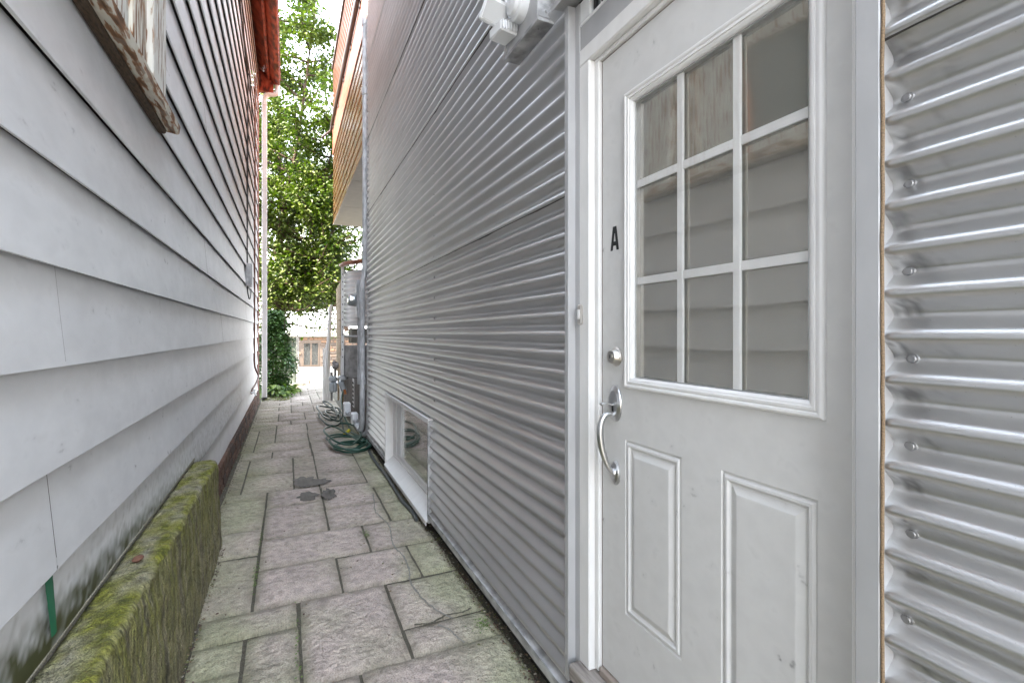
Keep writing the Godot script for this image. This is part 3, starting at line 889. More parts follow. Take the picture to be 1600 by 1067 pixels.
func build_door(house: Node3D) -> void:
	# metal trim round the opening
	var b := B.new()
	b.box(0.905, 0.95, 0.18, 2.585, 1.487, 1.513, 0.002)
	b.box(0.935, 0.952, 0.18, 2.585, 1.462, 1.489, 0.002)
	part(house, "door_trim", b, M.trim_metal)
	b = B.new()
	b.box(0.905, 0.95, 0.10, 2.585, 0.484, 0.524, 0.002)
	part(house, "door_trim", b, M.trim_metal)
	b = B.new()
	var seam := []
	for i in 60:
		var h := 0.10 + i * 0.0421
		seam.append(P(0.908 + 0.0015 * n2(h * 9.0, 3.0), h, 0.4815 + 0.002 * n2(h * 7.0, 8.0)))
	b.tube(seam, 0.0032, 6)
	part(house, "caulk_bead", b, M.caulk)
	b = B.new()
	b.obox(Transform3D(Basis(Vector3(0, 0, 1), 0.10), P(0.905, 2.598, 1.0)), Vector3(0.085, 0.006, 1.08), 0.001)
	b.box(0.864, 0.869, 2.578, 2.598, 0.46, 1.54, 0.001)
	part(house, "drip_cap", b, M.trim_metal)
	b = B.new()
	b.box(0.94, 0.96, 2.415, 2.499, 0.524, 1.462, 0.001)
	part(house, "head_panel", b, M.trim_metal)
	var tr := sub(house, "transom_window", "shallow window above the side door")
	b = B.new()
	for q in [[2.500, 2.511, 0.53, 1.461], [2.511, 2.585, 1.40, 1.461], [2.511, 2.585, 0.53, 0.58]]:
		b.box(0.938, 0.962, q[0], q[1], q[2], q[3], 0.002)
	part(tr, "frame", b, M.sash)
	b = B.new()
	b.box(0.944, 0.962, 2.511, 2.585, 1.372, 1.385, 0.001)
	part(tr, "mullion", b, M.black)
	b = B.new()
	b.quad(P(0.955, 2.511, 1.40), P(0.955, 2.511, 0.58), P(0.955, 2.6, 0.58), P(0.955, 2.6, 1.40))
	part(tr, "pane", b, mat(lin(0.22, 0.24, 0.24), 0.08, 0.0, {"spec": 0.7}))
	b = B.new()
	b.box(0.95, 0.9545, 2.518, 2.598, 1.22, 1.355, 0.001)
	part(tr, "number_plate", b, M.white)
	b = B.new()
	for q in [[1.335, 1.345, 2.523, 2.59], [1.30, 1.318, 2.545, 2.556], [1.315, 1.325, 2.528, 2.55], [1.26, 1.272, 2.545, 2.557]]:
		b.box(0.947, 0.9502, q[2], q[3], q[0], q[1])
	part(tr, "number_stroke", b, M.black)
	# white wooden frame
	b = B.new()
	b.box(0.935, 1.02, 0.262, 2.357, 1.400, 1.462, 0.004)
	part(house, "door_jamb", b, M.white)
	b = B.new()
	b.box(0.942, 1.02, 0.262, 2.357, 0.524, 0.552, 0.003)
	part(house, "door_jamb", b, M.white)
	b = B.new()
	b.box(0.935, 1.02, 2.357, 2.415, 0.524, 1.462, 0.004)
	part(house, "door_head", b, M.white)
	b = B.new()
	b.box(0.957, 1.01, 0.27, 2.345, 1.376, 1.400, 0.003)
	b.box(0.957, 1.01, 2.342, 2.357, 0.552, 1.400, 0.003)
	part(house, "door_stop", b, M.white)
	b = B.new()
	b.box(0.972, 1.0, 0.27, 2.345, 1.368, 1.377, 0.001)
	b.box(0.972, 1.0, 2.337, 2.343, 0.552, 1.377, 0.001)
	part(house, "weather_strip", b, M.seal)
	b = B.new()
	b.box(0.895, 1.10, 0.205, 0.262, 0.50, 1.468, 0.006)
	part(house, "sill", b, M.weathered)
	b = B.new()
	b.box(0.955, 1.06, 0.262, 0.292, 0.552, 1.374, 0.006)
	part(house, "threshold", b, mat(lin(0.36, 0.30, 0.26), 0.5, 0.3))
	b = B.new()
	b.box(0.925, 1.10, -0.1, 0.205, 0.50, 1.48)
	part(house, "step_base", b, M.dark)
	# slab
	var d := sub(house, "door", "white steel door with nine pane half light and letter A")
	var X := 0.968
	b = B.new()
	var hs := [0.296, 0.532, 1.083, 1.28, 2.135, 2.336]
	var spans := [[[0.552, 1.367]], [[0.552, 0.630], [0.871, 1.004], [1.246, 1.367]], [[0.552, 1.367]], [[0.552, 0.648], [1.206, 1.367]], [[0.552, 1.367]]]
	for k in 5:
		for q in spans[k]:
			b.quad(P(X, hs[k], q[1]), P(X, hs[k], q[0]), P(X, hs[k + 1], q[0]), P(X, hs[k + 1], q[1]))
	var prof := [[0.0, 0.0], [0.003, -0.0045], [0.007, -0.004], [0.012, 0.001], [0.018, 0.0015], [0.022, -0.0025], [0.026, -0.005], [0.030, -0.0045], [0.046, 0.0025], [0.050, 0.003]]
	ring(b, 1.004, 1.246, 0.532, 1.083, X, prof)
	ring(b, 0.630, 0.871, 0.532, 1.083, X, prof)
	for q in [[0.552, 1.367]]:
		b.quad(P(X, 0.296, q[1]), P(X, 2.336, q[1]), P(X + 0.045, 2.336, q[1]), P(X + 0.045, 0.296, q[1]))
		b.quad(P(X, 0.296, q[0]), P(X + 0.045, 0.296, q[0]), P(X + 0.045, 2.336, q[0]), P(X, 2.336, q[0]))
		b.quad(P(X, 2.336, q[0]), P(X + 0.045, 2.336, q[0]), P(X + 0.045, 2.336, q[1]), P(X, 2.336, q[1]))
		b.quad(P(X, 0.296, q[0]), P(X, 0.296, q[1]), P(X + 0.045, 0.296, q[1]), P(X + 0.045, 0.296, q[0]))
	part(d, "slab", b, M.door)
	b = B.new()
	var lp := [[0.0, -0.001], [0.0, 0.006], [0.002, 0.010], [0.006, 0.0125], [0.011, 0.012], [0.014, 0.0085], [0.017, 0.0085], [0.0175, 0.011], [0.023, 0.011], [0.0235, 0.0075], [0.029, 0.0065], [0.034, 0.002], [0.0345, -0.012]]
	ring(b, 0.613, 1.2415, 1.247, 2.169, X, lp, false)
	part(d, "glazing_frame", b, M.white)
	b = B.new()
	for t in [0.834, 1.020]: b.box(X + 0.009, X + 0.017, 1.27, 2.14, t - 0.0115, t + 0.0115, 0.002)
	for h in [1.579, 1.878]: b.box(X + 0.0105, X + 0.0155, h - 0.0115, h + 0.0115, 0.64, 1.215, 0.001)
	part(d, "muntin_grid", b, M.white)
	for x in [X + 0.004, X + 0.007, X + 0.0205]:
		b = B.new()
		var gl := []
		for j in 13:
			var row := []
			for i in 13:
				var u := i / 6.0 - 1.0
				var w := j / 6.0 - 1.0
				row.append(P(x + 0.0022 * (1.0 - u * u) * (1.0 - w * w) + 0.0004 * n2(u * 1.3, w * 1.3 + 5.0), lerpf(1.27, 2.145, j / 12.0), lerpf(1.215, 0.64, i / 12.0)))
			gl.append(row)
		b.sheet(gl)
		part(d, "pane", b, M.pane if x < X + 0.01 else M.mirror)
	b = B.new()
	for q in [[1.27, 1.284, 0.64, 1.215], [2.13, 2.145, 0.64, 1.215], [1.284, 2.13, 0.64, 0.655], [1.284, 2.13, 1.20, 1.215]]:
		b.box(X + 0.0065, X + 0.021, q[0], q[1], q[2], q[3])
	part(d, "spacer", b, M.satin)
	b = B.new()
	b.box(1.030, 1.034, 0.9, 2.33, 0.57, 1.35)
	part(d, "curtain", b, M.curtain)
	b = B.new()
	# the letter A, 77 mm tall, cut from dark vinyl
	var az := 1.2995
	var ab := 1.689
	var pts := [[-0.0225, 0.0], [-0.0095, 0.078], [0.0095, 0.078], [0.0225, 0.0], [0.0095, 0.0], [0.0075, 0.0150], [-0.0075, 0.0150], [-0.0095, 0.0]]
	var qa := func(p): return P(X - 0.0008, ab + p[1], az - p[0])
	b.quad(qa.call(pts[0]), qa.call(pts[7]), qa.call([-0.0008, 0.055]), qa.call(pts[1]))
	b.quad(qa.call(pts[4]), qa.call(pts[3]), qa.call(pts[2]), qa.call([0.0008, 0.055]))
	b.quad(qa.call(pts[1]), qa.call([-0.0008, 0.055]), qa.call([0.0008, 0.055]), qa.call(pts[2]))
	b.quad(qa.call(pts[6]), qa.call(pts[5]), qa.call([0.0052, 0.029]), qa.call([-0.0052, 0.029]))
	part(d, "letter", b, M.black)
	# deadbolt
	b = B.new()
	b.lathe(out_axis(X, 1.343, 1.292), [Vector2(0.031, 0), Vector2(0.031, 0.004), Vector2(0.028, 0.008), Vector2(0.0265, 0.009), Vector2(0.021, 0.022), Vector2(0.0195, 0.0235), Vector2(0.011, 0.0235), Vector2(0.011, 0.026), Vector2(0, 0.026)], 28)
	part(d, "deadbolt", b, M.nickel)
	b = B.new()
	b.box(X - 0.0268, X - 0.0255, 1.338, 1.349, 1.2905, 1.2935)
	part(d, "keyhole", b, M.black)
	# handle set
	b = B.new()
	b.lathe(out_axis(X, 1.192, 1.292), [Vector2(0.034, 0), Vector2(0.034, 0.004), Vector2(0.0325, 0.007), Vector2(0.026, 0.012), Vector2(0.024, 0.0135), Vector2(0, 0.0145)], 36, Vector2(0.92, 1.72))
	part(d, "upper_rose", b, M.satin)
	b = B.new()
	b.lathe(out_axis(X, 0.966, 1.292), [Vector2(0.022, 0), Vector2(0.022, 0.004), Vector2(0.019, 0.008), Vector2(0.010, 0.010), Vector2(0.006, 0.016), Vector2(0, 0.018)], 32, Vector2(1.0, 1.75))
	part(d, "lower_rose", b, M.satin)
	b = B.new()
	var grip := smooth_line([P(X - 0.008, 1.152, 1.296), P(X - 0.030, 1.158, 1.297), P(X - 0.050, 1.143, 1.298), P(X - 0.058, 1.110, 1.299), P(X - 0.056, 1.070, 1.299), P(X - 0.047, 1.030, 1.297), P(X - 0.032, 0.992, 1.294), P(X - 0.018, 0.972, 1.292), P(X - 0.008, 0.962, 1.292)], 6)
	var rad := []
	for i in grip.size(): rad.append(0.0068 + 0.0042 * sin(PI * clampf(float(i) / grip.size() * 1.1, 0.0, 1.0)))
	b.tube(grip, rad, 14)
	part(d, "grip", b, M.satin)
	b = B.new()
	b.tube(smooth_line([P(X - 0.012, 1.186, 1.294), P(X - 0.024, 1.190, 1.295), P(X - 0.040, 1.193, 1.296), P(X - 0.056, 1.190, 1.297)], 4), [0.006, 0.005, 0.005, 0.005, 0.006, 0.007, 0.008, 0.009, 0.010, 0.011, 0.012, 0.012, 0.010], 12, true, 0.35)
	part(d, "thumb_latch", b, M.satin)
	b = B.new()
	b.box(X - 0.0155, X - 0.0142, 1.166, 1.184, 1.288, 1.296)
	part(d, "keyhole", b, M.black)

# ------------------------------------------------------------------ what stands at the back corner of the right house
func build_rear() -> void:
	var house: Node3D = get_node("corrugated_house")
	# upper storey over the rear porch
	var O0 := 6.44
	var O1 := 11.8
	var b := B.new()
	b.box(0.955, 7.0, 3.93, 7.45, O0, O1)
	b.box(2.6, 7.0, -0.1, 3.93, O0 + 0.02, O1)
	part(house, "rear_wall", b, M.dark)
	var h := 3.90
	while h < 5.44:
		b = B.new()
		b.quad(P(0.925, h, O1), P(0.925, h, O0), P(0.936, h + 0.166, O0), P(0.936, h + 0.166, O1))
		b.quad(P(0.95, h, O1), P(0.95, h, O0), P(0.925, h, O0), P(0.925, h, O1))
		b.quad(P(0.925, h, O1), P(0.936, h + 0.166, O1), P(0.96, h + 0.166, O1), P(0.96, h, O1))
		part(house, "siding_plank", b, M.bronze)
		h += 0.172
	b = B.new()
	b.box(0.918, 0.95, 5.455, 6.05, O0, O1, 0.004)
	part(house, "band_board", b, M.orange)
	h = 6.06
	while h < 7.40:
		b = B.new()
		b.quad(P(0.925, h, O1), P(0.925, h, O0), P(0.936, h + 0.146, O0), P(0.936, h + 0.146, O1))
		b.quad(P(0.95, h, O1), P(0.95, h, O0), P(0.925, h, O0), P(0.925, h, O1))
		b.quad(P(0.925, h, O1), P(0.936, h + 0.146, O1), P(0.96, h + 0.146, O1), P(0.96, h, O1))
		part(house, "siding_plank", b, M.copper)
		h += 0.152
	b = B.new()
	b.box(0.90, 7.05, 7.43, 7.49, O0, O1 + 0.03, 0.006)
	part(house, "roof_cap", b, M.gutter)
	b = B.new()
	b.box(0.855, 0.918, 6.05, 6.12, O0 + 0.1, O1 - 0.15, 0.02)
	b.tube([P(0.886, 6.07, O1 - 0.2), P(0.87, 5.98, O1 - 0.12), P(0.70, 5.90, O1 + 0.15)], 0.025, 8)
	var gt := part(house, "gutter", b, M.gutter)
	for k in 5:
		b = B.new()
		b.box(0.90, 0.919, 5.96, 6.05, O0 + 0.6 + k * 1.1, O0 + 0.66 + k * 1.1, 0.004)
		part(gt, "bracket", b, M.gutter)
	var t := O0
	while t < O1 - 0.1:
		for k in 3:
			b = B.new()
			b.box(0.93 + k * 0.62, 0.93 + (k + 1) * 0.62 - 0.012, 3.885, 3.925, t, min(t + 1.78, O1) - 0.012, 0.004)
			part(house, "soffit_panel", b, M.soffit)
		t += 1.785
	b = B.new()
	b.box(0.93, 2.7, -0.1, 0.66, O0, 9.4)
	part(house, "porch_base", b, M.brown_wall)
	b = B.new()
	b.box(0.923, 0.93, 0.26, 0.70, 7.86, 8.04, 0.002)
	var vent := part(house, "vent_grille", b, M.white)
	for k in 6:
		b = B.new()
		b.box(0.919, 0.9235, 0.29 + k * 0.066, 0.322 + k * 0.066, 7.89, 8.01)
		part(vent, "slot", b, M.dark)
	# curved porch balustrade
	var porch := thing("curved_porch", P(1.85, 0.66, 9.0), "curved corrugated metal porch balustrade with a copper coloured handrail", "porch")
	var C := Vector2(1.85, 9.0)
	var arc := func(rr: float, hh: float, steps: int) -> Array:
		var o := []
		for i in steps + 1:
			var a := lerpf(deg_to_rad(-100), deg_to_rad(0), float(i) / steps)
			o.append(P(C.x - (rr - 0.03) * cos(a), hh, C.y + (rr - 0.03) * sin(a)))
		return o
	b = B.new()
	b.sheet([arc.call(1.0, 0.67, 40), arc.call(1.0, 1.20, 40)])
	b.sheet([arc.call(1.0, 1.20, 40), arc.call(0.4, 1.20, 40)])
	b.sheet([arc.call(0.4, 0.67, 40), arc.call(1.0, 0.67, 40)])
	part(porch, "deck_edge", b, M.grey_panel)
	b = B.new()
	var rws := []
	for j in 97:
		var hh := 1.53 + j * 0.00965
		rws.append(arc.call(1.0 + 0.009 * cos(TAU * hh / 0.077), hh, 40))
	b.sheet(rws)
	part(porch, "corrugated_skirt", b, M.sheet)
	b = B.new()
	b.tube(arc.call(1.03, 2.60, 40), 0.05, 12, true, 0.7)
	part(porch, "handrail", b, M.orange)
	b = B.new()
	b.tube(arc.call(0.99, 2.46, 40), 0.014, 8)
	b.tube(arc.call(0.99, 1.36, 40), 0.02, 8)
	part(porch, "rail_bar", b, M.trim_metal)
	for a in [[-6.0, 0.69, 2.56], [-56.0, 0.66, 2.58]]:
		b = B.new()
		var an := deg_to_rad(a[0])
		var cx: float = C.x - 1.0 * cos(an)
		var ct: float = C.y + 1.0 * sin(an)
		b.box(cx - 0.022, cx + 0.022, a[1], a[2], ct - 0.022, ct + 0.022, 0.003)
		var post := part(porch, "post", b, M.white)
		for k in 12:
			b = B.new()
			b.box(cx - 0.006, cx + 0.006, a[1] + 0.3 + k * 0.13, a[1] + 0.325 + k * 0.13, ct - 0.0245, ct - 0.0205)
			part(post, "hole", b, M.dark)
	b = B.new()
	b.box(1.0, 1.5, 1.24, 1.50, 8.9, 9.3, 0.01)
	part(porch, "deck_box", b, M.beam)
	# timber screen behind the porch
	var scr := thing("timber_screen", P(0.78, 0.5, 9.9), "tan timber board screen standing behind the curved porch", "screen")
	var sa := P(0.862, 0, 9.2)
	var sb := P(0.935, 0, 10.9)
	var sd := (sb - sa).normalized()
	var sbs := Basis(sd.cross(Vector3.UP), Vector3.UP, -sd)
	for k in 5:
		b = B.new()
		b.obox(Transform3D(sbs, (sa + sb) / 2 + Vector3(0, 0.80 + k * 0.345, 0)), Vector3(0.024, 0.335, (sb - sa).length()), 0.006)
		part(scr, "board", b, M.timber)
	for q in [0.02, 0.98]:
		b = B.new()
		b.obox(Transform3D(sbs, sa.lerp(sb, q) + sbs.x * 0.03 + Vector3(0, 1.15, 0)), Vector3(0.035, 2.3, 0.05), 0.004)
		part(scr, "post", b, M.timber)
	b = B.new()
	b.tube([P(0.775, 1.95, 10.5), P(0.695, 0.50, 10.5)], 0.032, 8)
	b.tube([P(0.80, 2.0, 10.62), P(0.73, 0.50, 10.62)], 0.026, 8)
	solo("leaning_rail", b, M.white, "white handrail leaning down beside the timber screen", "handrail", P(0.7, 0, 10.5))
	var wp := thing("white_boards", P(0.68, 0, 10.9), "narrow white upright boards behind the gas meter", "fence")
	for q in [[0.655, 0.70, 1.10], [0.705, 0.745, 1.17], [0.75, 0.80, 1.12]]:
		b = B.new()
		b.box(q[0], q[1], 0.0, q[2], 10.85, 10.90, 0.004)
		part(wp, "board", b, M.white)
	# pipes at the corner
	var pipes := thing("corner_conduit", P(0.86, 0, 6.52), "thick pale grey conduit running down the corner and bending back", "conduit")
	b = B.new()
	b.tube(smooth_line([P(0.905, 7.3, 6.52), P(0.905, 5.0, 6.52), P(0.905, 3.0, 6.52), P(0.905, 2.45, 6.52), P(0.90, 2.2, 6.54), P(0.875, 2.0, 6.56), P(0.875, 1.4, 6.56), P(0.875, 0.42, 6.56), P(0.875, 0.22, 6.60), P(0.87, 0.13, 6.72), P(0.86, 0.15, 6.92), P(0.85, 0.19, 7.10)], 5), 0.034, 14)
	part(pipes, "pipe", b, M.pvc)
	for q in [[0.905, 2.55, 6.52], [0.905, 3.6, 6.52], [0.905, 4.5, 6.52], [0.875, 1.75, 6.56], [0.875, 0.75, 6.56], [0.905, 5.4, 6.52]]:
		b = B.new()
		b.tube([P(q[0], q[1], q[2]), P(q[0], q[1] + 0.09, q[2])], 0.041, 14)
		part(pipes, "coupling", b, M.pvc)
	var p2 := thing("second_conduit", P(0.93, 0, 6.46), "thinner white pipe against the metal wall corner beside the conduit", "conduit")
	b = B.new()
	b.tube(smooth_line([P(0.955, 2.2, 6.48), P(0.955, 1.0, 6.48), P(0.94, 0.30, 6.48), P(0.93, 0.16, 6.52), P(0.91, 0.07, 6.66), P(0.885, 0.09, 6.9)], 5), 0.026, 12)
	part(p2, "pipe", b, M.pvc)
	b = B.new()
	b.box(0.93, 0.985, 1.65, 2.2, 6.45, 6.50, 0.006)
	part(p2, "upper_box", b, M.pvc)
	for q in [[0.80, 0.89, 0.14, 0.30, 7.05, 7.20, "nearest grey junction box at the foot of the conduits"], [0.735, 0.83, 0.20, 0.40, 7.42, 7.58, "second grey junction box below the vent grille"]]:
		b = B.new()
		b.box(q[0], q[1], q[2], q[3], q[4], q[5], 0.012)
		var jb := solo("junction_box", b, M.fixture, q[6], "junction box", P(q[0], q[2], q[4]), "junction boxes low on the wall")
		b = B.new()
		b.tube([P((q[0] + q[1]) / 2 + 0.02, q[2] + 0.06, q[4] - 0.12), P((q[0] + q[1]) / 2, q[2] + 0.06, q[4] + 0.01)], 0.035, 12)
		part(jb, "hub", b, M.pvc)
	var mb := thing("meter_box", P(0.95, 1.6, 7.4), "pale grey electrical meter box with a round glass meter", "electric meter")
	b = B.new()
	b.box(0.90, 0.985, 1.64, 2.19, 7.34, 7.52, 0.008)
	part(mb, "cabinet", b, M.pvc)
	b = B.new()
	b.tube([P(0.95, 0.66, 7.45), P(0.95, 1.66, 7.45)], 0.028, 10)
	part(mb, "riser", b, M.pvc)
	b = B.new()
	b.lathe(out_axis(0.90, 1.90, 7.43), [Vector2(0.10, 0), Vector2(0.10, 0.02), Vector2(0.092, 0.022), Vector2(0.088, 0.09), Vector2(0.075, 0.115), Vector2(0, 0.12)], 28)
	part(mb, "glass_dome", b, M.glassy)
	# gas meter
	var gm := thing("gas_meter", P(0.79, 0.2, 10.0), "grey gas meter standing beside the passage end", "gas meter")
	b = B.new()
	b.box(0.72, 0.865, 0.27, 0.47, 9.95, 10.12, 0.03)
	b.box(0.715, 0.87, 0.47, 0.585, 9.94, 10.13, 0.035)
	part(gm, "body", b, M.meter)
	b = B.new()
	b.box(0.787, 0.797, 0.28, 0.46, 9.938, 9.952, 0.002)
	part(gm, "seam", b, M.meter_dark)
	b = B.new()
	b.tube([P(0.765, 0.58, 10.03), P(0.765, 0.66, 10.03)], 0.025, 10)
	b.tube([P(0.83, 0.58, 10.03), P(0.83, 0.72, 10.03)], 0.025, 10)
	b.tube([P(0.83, 0.72, 10.03), P(0.86, 0.78, 10.03), P(0.92, 0.80, 10.03)], 0.022, 10)
	b.tube([P(0.765, 0.10, 10.03), P(0.765, 0.28, 10.03)], 0.022, 10)
	part(gm, "gas_pipe", b, M.meter_dark)
	b = B.new()
	b.lathe(Transform3D(Basis(Vector3(0, 0, 1), 0.5), P(0.845, 0.78, 9.98)), [Vector2(0, -0.05), Vector2(0.05, -0.05), Vector2(0.085, -0.015), Vector2(0.085, 0.015), Vector2(0.05, 0.05), Vector2(0.035, 0.10), Vector2(0, 0.11)], 20)
	part(gm, "regulator", b, M.meter_dark)
	var tp := thing("outdoor_tap", P(0.9, 0.5, 8.9), "grey water pipe, collar and tap feeding the garden hose", "tap")
	b = B.new()
	b.tube([P(0.86, 0.56, 8.95), P(0.86, 1.02, 8.95)], 0.032, 12)
	b.lathe(Transform3D(Basis(), P(0.86, 0.60, 8.95)), [Vector2(0, 0), Vector2(0.07, 0), Vector2(0.078, 0.02), Vector2(0.078, 0.05), Vector2(0.06, 0.07), Vector2(0, 0.07)], 20)
	part(tp, "pipe_collar", b, M.pvc)
	b = B.new()
	b.obox(Transform3D(Basis(Vector3(0, 0, 1), 0.35), P(0.855, 0.49, 8.93)), Vector3(0.09, 0.2, 0.09), 0.02)
	part(tp, "valve", b, M.meter)
	b = B.new()
	b.tube([P(0.885, 0.44, 8.86), P(0.90, 0.36, 8.84)], 0.02, 10)
	part(tp, "handle", b, mat(lin(0.45, 0.15, 0.04), 0.5))

# ------------------------------------------------------------------ background
func leaf_mesh(wid: float, fold: float) -> ArrayMesh:
	var b := B.new()
	var a := Vector3(0, 0, 0); var tip := Vector3(0, -0.12 * fold, 1)
	var l1 := Vector3(-wid * 0.8, fold * 0.2, 0.28); var l2 := Vector3(-wid, fold * 0.15, 0.6)
	var r1 := Vector3(wid * 0.8, fold * 0.2, 0.28); var r2 := Vector3(wid, fold * 0.15, 0.6)
	var mid := Vector3(0, 0, 0.5)
	b.tri(a, l1, mid); b.tri(l1, l2, mid); b.tri(l2, tip, mid)
	b.tri(a, mid, r1); b.tri(r1, mid, r2); b.tri(r2, mid, tip)
	return b.mesh()

func leaf_tr(p: Vector3, size: float, droop: float) -> Transform3D:
	var yaw := rng.randf() * TAU
	var bs := Basis(Vector3.UP, yaw) * Basis(Vector3.RIGHT, rng.randf_range(0.0, 0.9) * droop) * Basis(Vector3(0, 0, 1), rng.randf_range(-0.7, 0.7))
	return Transform3D(bs.scaled(Vector3.ONE * size * rng.randf_range(0.65, 1.2)), p)

func limb_path(a: Vector3, dir: Vector3, length: float, bend: float, up: float) -> Array:
	var o := [a]
	var d := dir.normalized()
	var n := 7
	for i in n:
		d = (d + Vector3(rng.randf_range(-1, 1), rng.randf_range(-0.5, 0.8), rng.randf_range(-1, 1)) * bend + Vector3(0, up, 0)).normalized()
		o.append(o[-1] + d * length / n)
	return o

func tree(called: String, label: String, base: Vector3, stems: Array, leaf_size: float, count: int, lo: Color, hi: Color, lateral: float, group: String) -> void:
	var tr := thing(called, base, label, "tree", group)
	var tips := []
	var twig := B.new()
	for s in stems:
		var p := limb_path(base + s[0], s[1], s[2], s[4], 0.10)
		p = smooth_line(p, 3)
		var rad := []
		for i in p.size(): rad.append(lerpf(s[3], 0.018, pow(float(i) / (p.size() - 1), 0.8)))
		var b := B.new()
		b.tube(p, rad, 10)
		part(tr, "trunk" if s[5] else "limb", b, M.bark)
		for i in range(3, p.size()):
			var f := float(i) / p.size()
			if p[i].y - base.y < 1.5: continue
			for k in 2:
				var a := rng.randf() * TAU
				var q := limb_path(p[i], Vector3(cos(a), rng.randf_range(-0.25, 0.7), sin(a)), lateral * (1.15 - 0.75 * f) * rng.randf_range(0.6, 1.2), 0.25, 0.02)
				var rr := []
				for j in q.size(): rr.append(lerpf(0.036, 0.006, float(j) / q.size()))
				twig.tube(q, rr, 5, false)
				for j in range(2, q.size()): tips.append(q[j])
	part(tr, "twigs", twig, M.bark).set_meta("kind", "stuff")
	var trs := []; var cols := []
	for i in count:
		var p: Vector3 = tips[rng.randi() % tips.size()]
		if p.y < 4.5 and rng.randf() < 0.74: continue
		p += Vector3(rng.randfn(0, 1), rng.randfn(-0.1, 0.8), rng.randfn(0, 1)) * 0.17
		trs.append(leaf_tr(p, leaf_size * rng.randf_range(0.7, 1.15), 1.0))
		cols.append(lo.lerp(hi, clampf(0.5 + 0.5 * n2(p.x * 1.2 + p.z, p.y * 1.2) + rng.randf_range(-0.35, 0.35), 0, 1)))
	scatter(tr, "foliage", leaf_mesh(0.27, 0.5), M.leaf, trs, cols)

